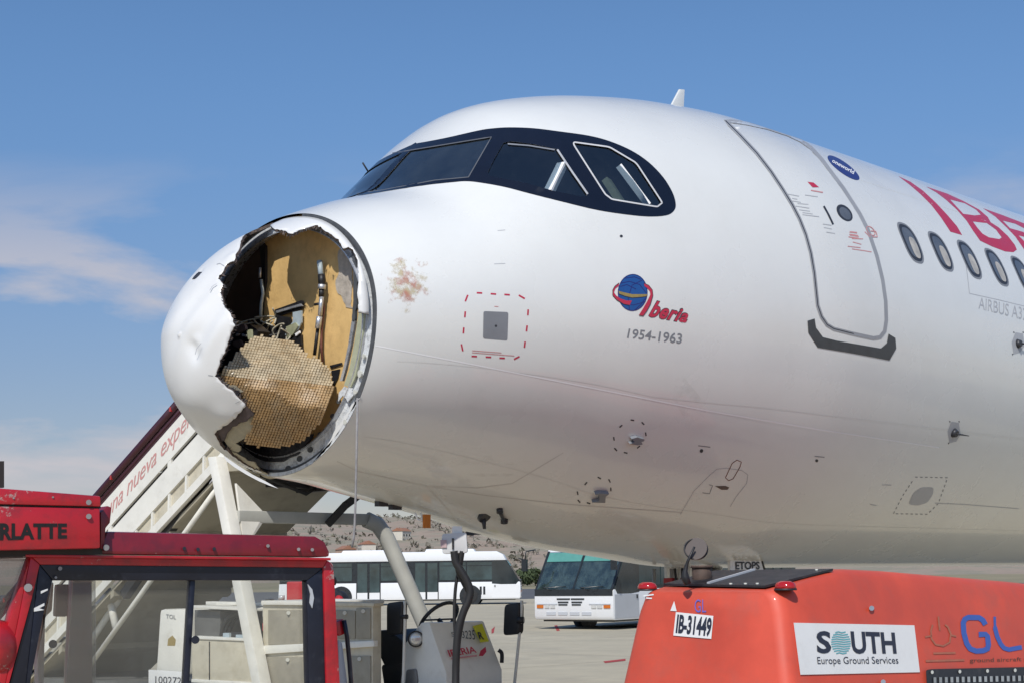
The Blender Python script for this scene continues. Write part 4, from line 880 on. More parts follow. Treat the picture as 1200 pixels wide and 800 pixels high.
# ================================================================== ground
def W(r, f, z=0.0): p = CAM*np.array([1, 1, 0])+RH*r+FH*f; return np.array([p[0], p[1], z])   # metres right / ahead of the camera, level
mat('apron_base', (0.16, 0.15, 0.135), 0.9, var=0.25, scale=0.2, bump=.3, bscale=20)
mat('concrete', (0.475, 0.42, 0.305), 0.88, var=0.16, scale=0.6, dirt=(0.20, 0.185, 0.16), dscale=0.35, damt=0.55, dlo=.5, dhi=.75, bump=.25, bscale=30, obj_var=.05)
mat('asphalt', (0.105, 0.105, 0.108), 0.9, var=0.2, scale=0.1)
mat('dry_grass', (0.30, 0.255, 0.155), 0.95, var=0.3, scale=0.05, dirt=(0.16, 0.17, 0.07), dscale=0.02, damt=0.8)
mat('hill_earth', (0.40, 0.31, 0.235), 0.95, var=0.3, scale=0.03, dirt=(0.24, 0.225, 0.165), dscale=0.03, damt=0.85, dlo=.46, dhi=.56)  # far slope, with distance haze put into the paler earth colour
mat('marking_red', (0.42, 0.05, 0.045), 0.8, var=0.3, scale=3)
def plain(name, poly, z, m, kind='structure'):
    o = MB().add([(p[0], p[1], z) for p in poly], [tuple(range(len(poly)))]).build(name, MATS[m]); return tag(o, kind=kind)
plain('ground', [(-7000, -7000), (7000, -7000), (7000, 7000), (-7000, 7000)], -.012, 'apron_base')
apron = tag(bpy.data.objects.new('apron', None), kind='structure'); col.objects.link(apron)
sm = MB().box((0, 0, -.10), (7.465, 7.465, .2)).build('concrete_slab', MATS['concrete'], apron); sm.location = (-14.5, -14.5, 0)
ns = 0
for i in range(24):
    for j in range(24):
        x, y = -14.5+7.5*i, -14.5+7.5*j; d = np.array([x, y, 0])-CAM; f_, r__ = d@FH, d@RH
        if (i, j) == (0, 0) or f_ < -8 or f_ > 112 or abs(r__) > 10+.36*max(f_, 0): continue
        o = sm.copy(); col.objects.link(o); o.parent = apron; o.location = (x, y, 0); ns += 1
# the rest of the apron continues as one sheet
far_ = [W(-900, 112), W(900, 112), W(900, 128), W(-900, 128)]
plain('taxiway', [W(-1500, 112), W(1500, 112), W(1500, 205), W(-1500, 205)], -.004, 'asphalt')
plain('field', [W(-3000, 205), W(3000, 205), W(3000, 5200), W(-3000, 5200)], -.004, 'dry_grass')
plain('apron_edge', [W(-300, -60), W(-46, -8), W(-46, 112), W(-300, 112)], -.006, 'concrete'); plain('apron_edge', [W(46, -8), W(300, -60), W(300, 112), W(46, 112)], -.006, 'concrete'); plain('apron_edge', [W(-300, -120), W(300, -120), W(300, -60), W(46, -8), W(-46, -8), W(-300, -60)], -.006, 'concrete')
def gp(px, py):                                         # ground point seen at a pixel
    return on_plane([(px, py)], (0, 0, 0), (0, 0, 1))[0]
mk = [[gp(603, 741), gp(607, 734), gp(612, 733), (gp(611, 741))], [gp(649.5, 732.5), gp(653, 732), gp(656, 738.5), gp(652.5, 739)], [gp(576, 737), gp(580, 733.5), gp(578.5, 741), gp(576, 742)], [gp(707, 774.5), gp(733, 771.5), gp(733, 773.8), gp(709, 776.5)]]
for q in mk: plain('ground_marking', q, .006, 'marking_red')
# hills: a ridge with gullies
HG = []
rs = np.linspace(-1500, 1500, 150); fs_ = np.linspace(620, 2600, 60)
def hnoise(r, f):
    return 1.15*(np.sin(r*.006+1.2)*.5+np.sin(r*.017+f*.004)*.30+np.sin(r*.043+f*.013+.7)*.16+np.sin(r*.11-f*.03)*.07+np.sin(r*.21+f*.05)*.04)
def hz(r, f): 
    t = np.clip((f-640)/900, 0, 1); t = t*t*(3-2*t); return t*(58+16*hnoise(r, f)) - 2 + np.clip((f-1600)/1000, 0, 1)*6
RR, FF = np.meshgrid(rs, fs_, indexing='ij'); ZZ = hz(RR, FF)
vs = [W(RR[i, j], FF[i, j], ZZ[i, j]) for i in range(len(rs)) for j in range(len(fs_))]; n_ = len(fs_)
tag(MB().add(vs, [(i*n_+j, (i+1)*n_+j, (i+1)*n_+j+1, i*n_+j+1) for i in range(len(rs)-1) for j in range(n_-1)], 0, False).build('hills', MATS['hill_earth'], fixn=False), kind='structure')
# scrub and pines scattered on the slope, seen as one mass
mat('scrub_hazy_green', (0.185, 0.175, 0.13), 0.9, var=.3, scale=.2)  # distance haze is put into these paler scrub colours
mat('scrub_hazy_grey', (0.21, 0.19, 0.155), 0.9, var=.3, scale=.2)
mat('foliage', (0.060, 0.085, 0.035), 0.85, var=0.45, scale=0.6)
mat('foliage_dark', (0.045, 0.060, 0.035), 0.85, var=0.4, scale=0.6)
def leaf_mb(n, h, w, leaf, rng, mb=None, c=(0, 0, 0), mi=0):
    mb = mb or MB()
    for k in range(n):
        u = rng.normal(0, 1, 3); u /= np.linalg.norm(u); r_ = rng.uniform(.35, 1.0)**.6
        p = np.array(c)+np.array([u[0]*w*r_, u[1]*w*r_, h*.55+u[2]*h*.45*r_]); a = rng.normal(0, 1, 3); b = rng.normal(0, 1, 3); s_ = leaf*rng.uniform(.6, 1.4)
        mb.add([p+a*s_*.6, p+b*s_*.6, p-a*s_*.5, p-b*s_*.5], [(0, 1, 2, 3)], mi)
    return mb
rng = np.random.default_rng(3); mb = MB()
for k in range(1700):
    f = rng.uniform(820, 1650); r = rng.uniform(-.24, .20)*f
    if hnoise(r*1.7, f*3) < -.05 and k % 4: continue
    leaf_mb(9, rng.uniform(2, 5), rng.uniform(1.6, 4.5), 1.3, rng, mb, W(r, f, hz(r, f)-.5), int(rng.integers(0, 2)))
tag(mb.build('scrub', [MATS['scrub_hazy_green'], MATS['scrub_hazy_grey']], fixn=False), kind='stuff')
# far houses on the slope
mat('house_wall', (0.50, 0.36, 0.27), 0.85, var=.2, scale=.3); mat('house_pale', (0.62, 0.58, 0.50), 0.85, var=.1, scale=.3); mat('roof_tile', (0.33, 0.16, 0.10), 0.85, var=.2, scale=.5); mat('window_dark', (0.02, 0.025, 0.03), 0.15, spec=.7, rvar=0)
hlabels = [('pinkish house with its tiled roof just above the far bus, leftmost house', -.112, 900), ('pale house just above the far bus, between the hanging cord and the gantry leg', -.098, 940), ('pale red-roofed house on the slope right of the gantry leg, highest house', -.075, 1080)]
for k, (lb, a_, f) in enumerate(hlabels):
    p = W(a_*f, f, hz(a_*f, f)); h = thing('far_house', lb, 'house', p, rng.uniform(0, 1.5), 'houses on the hillside')
    w_, d_, hh = 11, 9, 6.5
    wl = MB().box((0, 0, hh/2-1), (w_, d_, hh+2)).build('wall', MATS['house_wall' if k == 0 else 'house_pale'], h, world=False)
    MB().loft([[(-w_/2-.5, -d_/2-.5, hh), (-w_/2-.5, d_/2+.5, hh), (-w_/2-.5, 0, hh+2.4)], [(w_/2+.5, -d_/2-.5, hh), (w_/2+.5, d_/2+.5, hh), (w_/2+.5, 0, hh+2.4)]], smooth=False).build('roof', MATS['roof_tile'], h, world=False)
    wm = None
    for sx_ in (-3.5, 0, 3.5):
        for sy_ in (-1, 1):
            if wm is None: wm = MB().box((0, 0, 0), (1.4, .12, 1.6)).build('window', MATS['window_dark'], wl, world=False); o = wm
            else: o = wm.copy(); col.objects.link(o)
            o.location = (sx_, sy_*d_/2, 3.6)
# bushes at the edge of the airfield
bm_ = [leaf_mb(420, 4.2, 4.5, .55, np.random.default_rng(20+k)) for k in range(2)]
bx = [(.0052, 262), (.0135, 268)]
first = {}
for k, (a_, f) in enumerate(bx):
    lb = (['green bush at the field edge just past the slanted front of the side-on bus', 'green bush at the field edge beside the windscreen of the green-topped bus'])[k]
    b = thing('bush', lb, 'bush', W(a_*f, f, 0), k*.9, 'bushes at the field edge')
    b.scale = (.62, .62, .72)
    if k % 2 not in first:
        c_ = bm_[k % 2].build('crown', MATS['foliage'], b, world=False, fixn=False); t_ = MB().tube([(0, 0, -.2), (.1, 0, 1), (.3, .1, 2.2)], [.16, .12, .06], 7).build('trunk', MATS['torn_laminate'], b, world=False); first[k % 2] = (c_, t_)
    else:
        for o in first[k % 2]: c_ = o.copy(); col.objects.link(c_); c_.parent = b
# ================================================================== apron buses
mat('bus_white', (0.80, 0.81, 0.82), 0.35, coat=.2, var=.05, scale=2, dirt=(.5, .48, .44), dscale=2, damt=.25)
mat('bus_grey', (0.50, 0.52, 0.55), 0.4, coat=.2, var=.06, scale=2)
mat('bus_dark', (0.022, 0.026, 0.030), 0.30, var=.2, scale=4)
mat('bus_glass', (0.030, 0.042, 0.046), 0.06, var=.5, scale=.9, spec=.7, rvar=.02)
mat('bus_glass_green', (0.045, 0.075, 0.080), 0.06, var=.5, scale=1.1, spec=.7, rvar=.02)
glass('windscreen_clear', (.72, .80, .77), .09, dirt=.10, dcol=(.3, .4, .4))
mat('sun_strip', (0.10, 0.30, 0.26), 0.4, var=.1)
mat('bus_interior', (0.34, 0.36, 0.36), 0.7, var=.3, scale=2)
mat('tyre', (0.022, 0.022, 0.023), 0.8, var=.2, scale=10)
mat('hub_grey', (0.25, 0.25, 0.25), 0.5, metal=.5, var=.2)
mat('lamp_clear', (0.7, 0.7, 0.68), 0.1, metal=.3); mat('lamp_amber', (0.60, 0.16, 0.02), 0.2); mat('lamp_red', (0.42, 0.012, 0.012), 0.12, coat=.6)
def wheel(parent, c, r, w, ax='Y', names=('wheel', 'hub')):
    wv = MB(); prf = [(-.5, .62), (-.5, .88), (-.38, .98), (0, 1), (.38, .98), (.5, .88), (.5, .62)]
    def ringp(yy, rr): 
        return [(c[0]+r*rr*cos(a), c[1]+w*yy, c[2]+r*rr*sin(a)) for a in np.linspace(0, 2*pi, 28, endpoint=False)]
    wv.loft([ringp(*p) for p in prf]); o = wv.build(names[0], MATS['tyre'], parent, world=False)
    h = MB(); h.cyl((c[0], c[1]-w*.46, c[2]), (c[0], c[1]+w*.46, c[2]), r*.60, n=22)
    for k in range(8): a = 2*pi*k/8; h.cyl((c[0]+r*.36*cos(a), c[1]-w*.52, c[2]+r*.36*sin(a)), (c[0]+r*.36*cos(a), c[1]+w*.52, c[2]+r*.36*sin(a)), r*.045, n=6)
    h.build(names[1], MATS['hub_grey'], o, world=False); return o
def make_bus(label):
    b = thing('apron_bus', label, 'bus', group='white apron buses'); Lb = 13.8; hw = 1.5
    def side(xz, y0, y1, nm, m, par=b, bev=0):
        return MB().prism([(x, y0, z) for x, z in xz], (0, y1-y0, 0)).build(nm, MATS[m], par, world=False, bevel=bev)
    body = side([(-.06, .30), (0, .42), (0, 1.22), (-.06, 1.26), (-13.76, 1.26), (-13.8, .5), (-13.7, .30)], -hw, hw, 'body', 'bus_white', bev=.03)
    side([(-.80, 2.46), (-.98, 2.80), (-1.35, 2.98), (-13.5, 2.98), (-13.76, 2.8), (-13.78, 2.46)], -hw, hw, 'roof', 'bus_white', bev=.05)
    side([(-2.6, 2.98), (-2.7, 3.14), (-5.4, 3.14), (-5.5, 2.98)], -.9, .9, 'roof_unit', 'bus_white', bev=.03); side([(-7.6, 2.98), (-7.7, 3.12), (-10.2, 3.12), (-10.3, 2.98)], -.9, .9, 'roof_unit', 'bus_white', bev=.03)
    side([(-1.6, 1.26), (-1.6, 2.46), (-13.74, 2.46), (-13.74, 1.26)], -hw+.04, hw-.04, 'window_band', 'bus_dark')
    # cab: dark pillars, dashboard, windscreen
    for y in (-hw+.02, hw-.10): side([(-.06, 1.25), (.0, 1.25), (-.80, 2.50), (-.92, 2.50)], y, y+.08, 'windscreen_pillar', 'bus_dark')
    MB().prism([(.012, -hw+.02, 1.06), (.012, hw-.02, 1.06), (.012, hw-.02, 1.27), (.012, -hw+.02, 1.27)], (-.06, 0, 0)).build('wiper_cowl', MATS['bus_dark'], b, world=False)
    MB().box((-.75, 0, 1.22), (1.3, 2.8, .10)).box((-.42, .55, 1.36), (.5, 1.1, .22)).build('dashboard', MATS['bus_dark'], b, world=False, bevel=.02)
    MB().box((-1.55, 0, 1.85), (.06, 2.8, 1.2)).build('cab_partition', MATS['bus_interior'], b, world=False)
    MB().box((-1.1, .75, 1.55), (.14, .5, .8), Matrix.Rotation(-.12, 3, 'Y')).box((-.9, .75, 1.15), (.5, .5, .12)).build('driver_seat', MATS['bus_dark'], b, world=False, bevel=.03)
    MB().tube([(-.62+.05*cos(a), .75+.22*cos(a), 1.55+.22*sin(a)) for a in np.linspace(0, 2*pi, 20)], .018, 6).build('steering_wheel', MATS['bus_dark'], b, world=False)
    ws = lambda y0, y1, a=0.0, c=1.0, o=0.0: [(-.0-.80*a+o, y0, 1.27+1.2*a), (-.0-.80*a+o, y1, 1.27+1.2*a), (-.0-.80*c+o, y1, 1.27+1.2*c), (-.0-.80*c+o, y0, 1.27+1.2*c)]
    for y0, y1 in ((-hw+.10, -.03), (.03, hw-.10)):
        wp = MB().prism(ws(y0, y1), (-.012, 0, 0)).build('windscreen', MATS['windscreen_clear'], b, world=False)
        MB().prism(ws(y0+.02, y1-.02, .74, .985, .012), (-.01, 0, 0)).build('sun_strip', MATS['sun_strip'], wp, world=False)
        MB().tube([(.03, (y0+y1)/2-.1, 1.24), (.02, y0+.25, 1.32), (-.02, y1-.25, 1.36)], .014, 5).build('wiper', MATS['bus_dark'], b, world=False)
    MB().prism(ws(-.03, .03, o=.01), (-.02, 0, 0)).build('windscreen_divider', MATS['bus_dark'], b, world=False)
    # front panel: louvres, lamps, bumper grilles
    sm_ = None
    for y, z, w_ in ((-.42, .96, .50), (.42-.30, .96, .50), (-.42+.04, .86, .40), (.14, .86, .40), (-.36, .78, .34), (.15, .78, .34)):
        MB().box((.004, y+w_/2-.2, z), (.03, w_, .045)).build('louvre', MATS['bus_dark'], b, world=False)
    for y in (-.95, -.50, -.05, .40):
        MB().box((.004, y+.1, .50), (.03, .36, .10)).build('bumper_grille', MATS['bus_grey'], b, world=False)
    for s_ in (-1, 1):
        for y, m, w_ in ((.78, 'lamp_clear', .18), (1.0, 'lamp_clear', .18), (1.27, 'lamp_amber', .24)):
            MB().box((.004, s_*y, .72), (.05, w_, .10)).build('headlight', MATS[m], b, world=False)
        MB().box((.004, s_*1.0, .80), (.03, .80, .03)).build('lamp_trim', MATS['bus_grey'], b, world=False)
        MB().tube([(-.1, s_*1.5, 2.55), (.22, s_*1.66, 2.5), (.25, s_*1.68, 2.25)], .022, 6).box((.25, s_*1.70, 2.05), (.08, .20, .38)).build('mirror', MATS['bus_dark'], b, world=False)
    # sides: cab window, panes, doors, wheels
    pane = None; leaf = None
    for s_ in (-1, 1):
        y = s_*hw
        side([(-.10, 1.30), (-.82, 2.44), (-1.62, 2.44), (-1.62, 1.16), (-1.1, 1.12), (-.25, 1.12)], y-s_*.03, y+s_*.006, 'cab_window', 'bus_glass')
        side([(-.08, .36), (-.08, 1.10), (-1.58, 1.10), (-1.58, .36)], y-s_*.02, y+s_*.008, 'cab_door', 'bus_white' if s_ < 0 else 'bus_grey')
        MB().box((-1.45, y+s_*.02, 1.02), (.05, .03, .12)).build('door_handle', MATS['bus_dark'], b, world=False)
        side([(-2.0, .55), (-2.0, 1.0), (-2.12, 1.0), (-2.12, .55)], y-s_*.02, y+s_*.012, 'vent', 'bus_dark'); side([(-2.2, .55), (-2.2, 1.0), (-2.32, 1.0), (-2.32, .55)], y-s_*.02, y+s_*.012, 'vent', 'bus_dark')
        doors = [(-5.35, 1.4), (-8.65, 1.4), (-11.6, 1.4)]; xw = [(-2.2, 1.45), (-3.75, 1.5), (-7.15, 1.7), (-10.45, 1.9), (-13.0, 1.2)]
        for xc, w_ in xw: 
            MB().box((xc-.1, y-s_*.03, 1.88), (w_, .04, 1.0)).build('side_window', MATS['bus_glass_green'], b, world=False)
            MB().box((xc-.1, y-s_*.006, 2.18), (w_-.06, .012, .03)).build('window_bar', MATS['bus_dark'], b, world=False)
        for xc, w_ in doors:
            side([(xc+w_/2, .32), (xc+w_/2, 2.44), (xc-w_/2, 2.44), (xc-w_/2, .32)], y-s_*.03, y+s_*.004, 'door_recess', 'bus_dark')
            for k in (-1, 1):
                dl_ = MB().box((xc+k*w_*.25, y+s_*.008, 1.45), (w_*.40, .03, 1.8)).build('door', MATS['bus_glass_green'], b, world=False)
                MB().box((xc+k*w_*.25, y+s_*.012, .52), (w_*.42, .03, .40)).build('door_kick_panel', MATS['bus_white'], dl_, world=False)
        for xc in (-2.85, -9.9 if False else -10.2):
            cyl_ = MB(); cyl_.cyl((xc, y-s_*.3, .48), (xc, y+s_*.006, .48), .62, n=24); cyl_.build('wheel_arch', MATS['bus_dark'], b, world=False)
            wheel(b, (xc, y-s_*.14, .47), .47, .30)
    MB().box((-6.9, 0, .34), (13.2, 2.7, .20)).build('chassis', MATS['bus_dark'], b, world=False)
    return b
rotz = lambda v: math.atan2(v[1], v[0])
bus = make_bus('white apron bus parked side-on in the distance, facing right behind the gantry')
p = W(.0048*88+.02, 88); bus.location = W(7.2/1750*96, 96); bus.scale = (1.1, 1.1, 1.1); bus.rotation_euler.z = rotz(RH*1.0-FH*.03)
bus2 = copy_tree(bus); bus2.scale = (1, 1, 1); bus2['label'] = 'white apron bus facing the camera with a green-topped windscreen, under the belly'
phi = R(35); fv = -RH*sin(phi)-FH*cos(phi); lv = RH*cos(phi)-FH*sin(phi)
bus2.location = W((667-600)/1750*48.5, 48.5) ; bus2.rotation_euler.z = rotz(fv)
# ================================================================== orange ground power unit
mat('orange_paint', (0.63, 0.080, 0.042), 0.5, coat=.1, var=.20, scale=2.2, dirt=(0.42, 0.10, 0.07), dscale=3.2, damt=.7, dlo=.5, dhi=.8, bump=.06, bscale=8)
mat('panel_black', (0.022, 0.023, 0.027), 0.45, var=.3, scale=8, dirt=(.10, .09, .085), dscale=14, damt=.5, dlo=.55, dhi=.8)
mat('sticker_white', (0.78, 0.78, 0.77), 0.4, var=.03, dirt=(.5, .48, .45), dscale=8, damt=.2)
mat('sign_navy', (0.022, 0.026, 0.045), 0.4); mat('sign_teal', (0.12, 0.42, 0.46), 0.4); mat('gl_blue', (0.045, 0.11, 0.42), 0.4, var=.1); mat('faded_print', (0.42, 0.14, 0.085), 0.6, var=.2, scale=30); mat('gl_purple', (0.16, 0.13, 0.48), 0.4)
mat('exhaust_rust', (0.10, 0.065, 0.05), 0.75, var=.4, scale=20); mat('rain_cap', (0.10, 0.08, 0.072), 0.6, var=.2, scale=12)
c0 = at(921, 760, 8.0); G0 = np.array([c0[0], c0[1], 0]); HWG = .548; YC = c0[1]+HWG; TP = .19; ZR = c0[2]
gpu = thing('ground_power_unit', 'orange ground power unit with a black top panel, at the lower right', 'power unit', (G0[0]+2, YC, 0))
def gsec(x, zt, ins=0.0, fr=0.0):
    """cross-section: bottom edge, tapered sides, rounded shoulders"""
    hwf = lambda z: HWG - TP*(z-ZR) - ins
    r_ = .075; pts = []
    for s_ in (-1, 1):
        L_ = [(hwf(.36), .36), (hwf(.9), .9), (hwf(zt-r_*1.6), zt-r_*1.6)] + [(hwf(zt)-r_*(1-cos(a)), zt-r_*1.0+r_*sin(a)*1.0) for a in np.linspace(.25, pi/2, 6)]
        L_ = [(YC+s_*y, z) for y, z in L_]; pts += L_ if s_ > 0 else L_
        if s_ < 0: left = pts[:]; pts = []
    ring = left + pts[::-1]
    return [(x + fr*(z-ZR), y, z) for y, z in ring]
xs_ = [(-.0, 1.60, .075), (.012, 1.605, .040), (.035, 1.61, .015), (.075, 1.617, 0), (.69, 1.712, 0), (.80, 1.718, 0), (1.2, 1.705, 0), (2.75, 1.625, 0), (3.9, 1.55, 0), (3.98, 1.53, .03)]
rings = [gsec(G0[0]+x, z, i_, .17 if x < .1 else .17*(1-min(1, x/.69))) for x, z, i_ in xs_]
cv = MB(); cv.loft(rings); cano = cv.build('canopy', MATS['orange_paint'], gpu)
cano.data.set_sharp_from_angle(angle=R(35))
NS = np.array([0, -cos(math.atan(TP)), sin(math.atan(TP))]); PS = c0.copy()
NF = np.array([-cos(math.atan(.17)), 0, sin(math.atan(.17))])
def smap(off): return lambda p: on_plane(p, PS+NS*off, NS)
def fmap(off): return lambda p: on_plane(p, PS+NF*off+np.array([0, 0, 0]), NF)
def flat(nm, poly, m, mp_, par=gpu, step=40): return sheet(nm, poly if isinstance(poly[0][0], (list, tuple)) else [poly], MATS[m], par, step, 0, mapper=mp_, smooth=False)
def plaque(nm, poly, m, mp0, mp1, par=gpu):
    a = mp0(np.array(poly, float)); b = mp1(np.array(poly, float)); n = len(a); mb = MB().add(np.r_[a, b], [tuple(range(n)), tuple(range(2*n-1, n-1, -1))]+[(i, n+i, n+(i+1) % n, (i+1) % n) for i in range(n)]); return mb.build(nm, MATS[m], par)
sg = plaque('sign', [(930, 729), (1071.5, 732), (1078, 787), (938, 790)], 'sticker_white', smap(.001), smap(.006))
SM = smap(.0085)
q = lambda a, b, c, d: [a, b, c, d]
lettering('sign_lettering', 'S', q((957.5, 765), (974.5, 765), (973.5, 738.8), (956.5, 738.5)), MATS['sign_navy'], sg, bold=.03, mapper=SM)
lettering('sign_lettering', 'UTH', q((999, 765.5), (1051, 765.5), (1048.5, 740.5), (996.5, 739)), MATS['sign_navy'], sg, bold=.03, mapper=SM)
lettering('sign_lettering', 'Europe Ground Services', q((958.5, 780), (1053.5, 779.5), (1052, 768.5), (957.5, 769)), MATS['sign_navy'], sg, mapper=SM)
gl_ = []
for k, yy in enumerate(np.linspace(740, 764.5, 10)):
    w_ = 11.5*math.sqrt(max(.1, 1-((yy-752.3)/14.5)**2)); xx = 985.5+(yy-752)*.05; gl_.append([(xx-w_, yy+.6), (xx-w_*.4, yy-.5), (xx+w_*.3, yy+.7), (xx+w_, yy-.3)])
for g_ in gl_: stroke('globe_line', [g_], 1.25, MATS['sign_teal'], sg, 4, mapper=SM)
S1, S2 = smap(.0035), smap(.006)
K = S_(1060, 690, 7.2714)
stroke('gl_letter', [K([(690, 300), (668, 262), (635, 240), (545, 238), (515, 252), (500, 285), (506, 370), (530, 460), (560, 505), (610, 525), (670, 522), (708, 505), (715, 470), (708, 400), (690, 382), (632, 384)])], 6.2, MATS['gl_blue'], gpu, 4, mapper=S1)
stroke('gl_letter', [K([(768, 232), (772, 330), (790, 400), (820, 465), (850, 500), (890, 512), (1000, 492)])], [3.0]*4+[5.2]*90, MATS['gl_blue'], gpu, 4, mapper=S1)
lettering('tag_lettering', 'ground aircraft power', q(K([(558, 632)])[0], K([(1210, 615)])[0], K([(1210, 572)])[0], K([(555, 586)])[0]), MATS['exhaust_rust'], gpu, mapper=S1)
stroke('power_symbol', [K([(240, 300), (225, 350), (230, 420), (265, 470), (330, 482), (385, 450), (395, 380), (370, 320), (345, 300)])], 2.0, MATS['faded_print'], gpu, 4, mapper=S1)
stroke('power_symbol', [K([(288, 230), (300, 350)])], 2.0, MATS['faded_print'], gpu, 4, mapper=S1); stroke('power_symbol', [K([(175, 405), (235, 395)])], 2.0, MATS['faded_print'], gpu, 4, mapper=S1); stroke('power_symbol', [K([(400, 390), (440, 400)])], 2.0, MATS['faded_print'], gpu, 4, mapper=S1)
stroke('power_symbol', [K([(245, 545), (435, 540)])], 2.2, MATS['faded_print'], gpu, 4, mapper=S1); stroke('power_symbol', [K([(180, 610), (510, 602)])], 2.4, MATS['faded_print'], gpu, 4, mapper=S1)
gr = plaque('grille', rounded([(1085, 783.5), (1420, 776), (1440, 850), (1090, 858)], .03), 'panel_black', smap(.002), smap(.016))
for k in range(9):
    plaque('grille_bolt', ellipse((1092.5+32.4*k, 787-.75*k), (1.7, 0), (0, 2.2), 10), 'cockpit_pale', smap(.016), smap(.022), gr)
mb = MB()
for k in range(46):
    x = 1094+k*6.6; y0 = 793-.02*(x-1094); P_ = np.r_[smap(.016)(np.array([(x, y0), (x+3.2, y0), (x+3.4, y0+6.5), (x+.2, y0+6.5)])), smap(.022)(np.array([(x, y0), (x+3.2, y0), (x+3.4, y0+6.5), (x+.2, y0+6.5)]))]
    mb.add(P_, [(0, 1, 2, 3), (7, 6, 5, 4), (0, 4, 5, 1), (1, 5, 6, 2), (2, 6, 7, 3), (3, 7, 4, 0)])
    y0 += 8.5; P_ = np.r_[smap(.016)(np.array([(x, y0), (x+3.2, y0), (x+3.4, y0+6.5), (x+.2, y0+6.5)])), smap(.022)(np.array([(x, y0), (x+3.2, y0), (x+3.4, y0+6.5), (x+.2, y0+6.5)]))]
    mb.add(P_, [(0, 1, 2, 3), (7, 6, 5, 4), (0, 4, 5, 1), (1, 5, 6, 2), (2, 6, 7, 3), (3, 7, 4, 0)])
tag(mb.build('grille_mesh', MATS['bus_interior'], gr), kind='stuff')
for bx_, by_ in ((1021.5, 712), (1035, 798.5)): plaque('body_bolt', ellipse((bx_, by_), (3, 0), (0, 3), 12), 'rod_steel', smap(.0), smap(.014))
# front face: number plate, small letters, arrow
pl_ = plaque('number_plate', [(792, 716.5), (836, 721), (833.5, 748), (789, 744)], 'sticker_white', fmap(.002), fmap(.006))
FM = fmap(.0085)
lettering('plate_lettering', 'IB-31449', q((791.5, 741.5), (832.3, 745.7), (834.7, 723.2), (793.9, 718.9)), MATS['sign_navy'], pl_, bold=.035, mapper=FM)
F1 = fmap(.004)
sheet('arrow_mark', [[(785.5, 715), (790, 703.5), (793, 715.5)]], MATS['sticker_white'], gpu, 20, 0, mapper=F1)
lettering('small_lettering', 'GL', q((814, 717), (827.5, 717), (827.5, 702), (814, 701.5)), MATS['gl_purple'], gpu, bold=.0, mapper=F1)
stroke('scrape', [[(754, 697.5), (766, 696)], [(757, 700), (764, 700.5)]], 1.6, MATS['sticker_white'], gpu, 5, mapper=F1)
# black sloping panel on top, exhaust with its rain cap, beacons
def topz(x): return float(np.interp(x, [0, .075, .69], [1.60, 1.617, 1.712]))
pb = [(G0[0]+.16+.03, YC+.42), (G0[0]+.10, YC-.36), (G0[0]+.66, YC-.43), (G0[0]+.66, YC+.40)]
top_ = MB().prism([(x, y, topz(x-G0[0])+.002) for x, y in pb], (0, 0, .012)).build('top_panel', MATS['panel_black'], gpu)
MB().bar((G0[0]+.17, YC+.08, topz(.17)+.018), (G0[0]+.64, YC+.10, topz(.64)+.018), .018, .012).build('panel_rib', MATS['bus_grey'], top_)
for k, (x, y) in enumerate(((.14, -.10), (.14, -.20), (.14, -.28), (.60, -.36))): MB().cyl((G0[0]+x, YC+y, topz(x)+.012), (G0[0]+x, YC+y, topz(x)+.022), .009, n=8).build('panel_screw', MATS['cockpit_pale'], top_)
ex, ey = G0[0]+.36, YC+.27
MB().cyl((ex, ey, 1.62), (ex, ey, 1.745), .058, n=18).cyl((ex, ey, 1.735), (ex, ey, 1.75), .066, n=18).build('exhaust_pipe', MATS['exhaust_rust'], gpu)
pA, pB, pC = at(806, 684, 8.45), at(803, 668, 8.45), at(812, 644, 8.45)
cap = MB().tube([pA, at(802.5, 675, 8.45), pB, at(806, 657, 8.44), at(814, 640, 8.43)], [.02, .024, .014, .008, .006], 8).build('cap_arm', MATS['equipment_black'], gpu)
dc = at(815.5, 642.8, 8.47); dn = (FH*-.85+RH*-.35+np.array([0, 0, .35])); dn /= np.linalg.norm(dn)
MB().cyl(dc, dc+dn*.008, .066, n=26).build('rain_cap', MATS['rain_cap'], cap); MB().tube([dc+np.cross(dn, (0, 0, 1))*0+(RH*cos(a)+np.cross(RH, dn)*sin(a))*.066 for a in np.linspace(0, 2*pi, 26)], .004, 6).build('cap_rim', MATS['equipment_black'], cap)
for bx_, by_ in ((G0[0]+.10, YC+.47), (G0[0]+.13, YC-.47)):
    z0 = topz(.12)-.01; mbb = MB(); mbb.loft([[(bx_+r_*1.3*cos(a), by_+r_*cos(0)*sin(a)*1.5, z0+h_) for a in np.linspace(0, 2*pi, 18, endpoint=False)] for r_, h_ in ((.040, 0), (.040, .018), (.034, .034), (.018, .044))])
    be = mbb.build('marker_lamp', MATS['lamp_red'], gpu); MB().cyl((bx_, by_, z0-.006), (bx_, by_, z0+.004), .062, n=16).build('lamp_base', MATS['panel_black'], be)
MB().box((G0[0]+2.0, YC, .33), (3.7, 1.1, .10)).build('chassis', MATS['panel_black'], gpu)
for x in (.55, 3.3):
    for s_ in (-1, 1): wheel(gpu, (x-2, s_*.5, .24), .24, .16)
MB().bar((G0[0]+.05, YC, .32), (G0[0]-.75, YC, .30), .06).build('tow_bar', MATS['panel_black'], gpu)

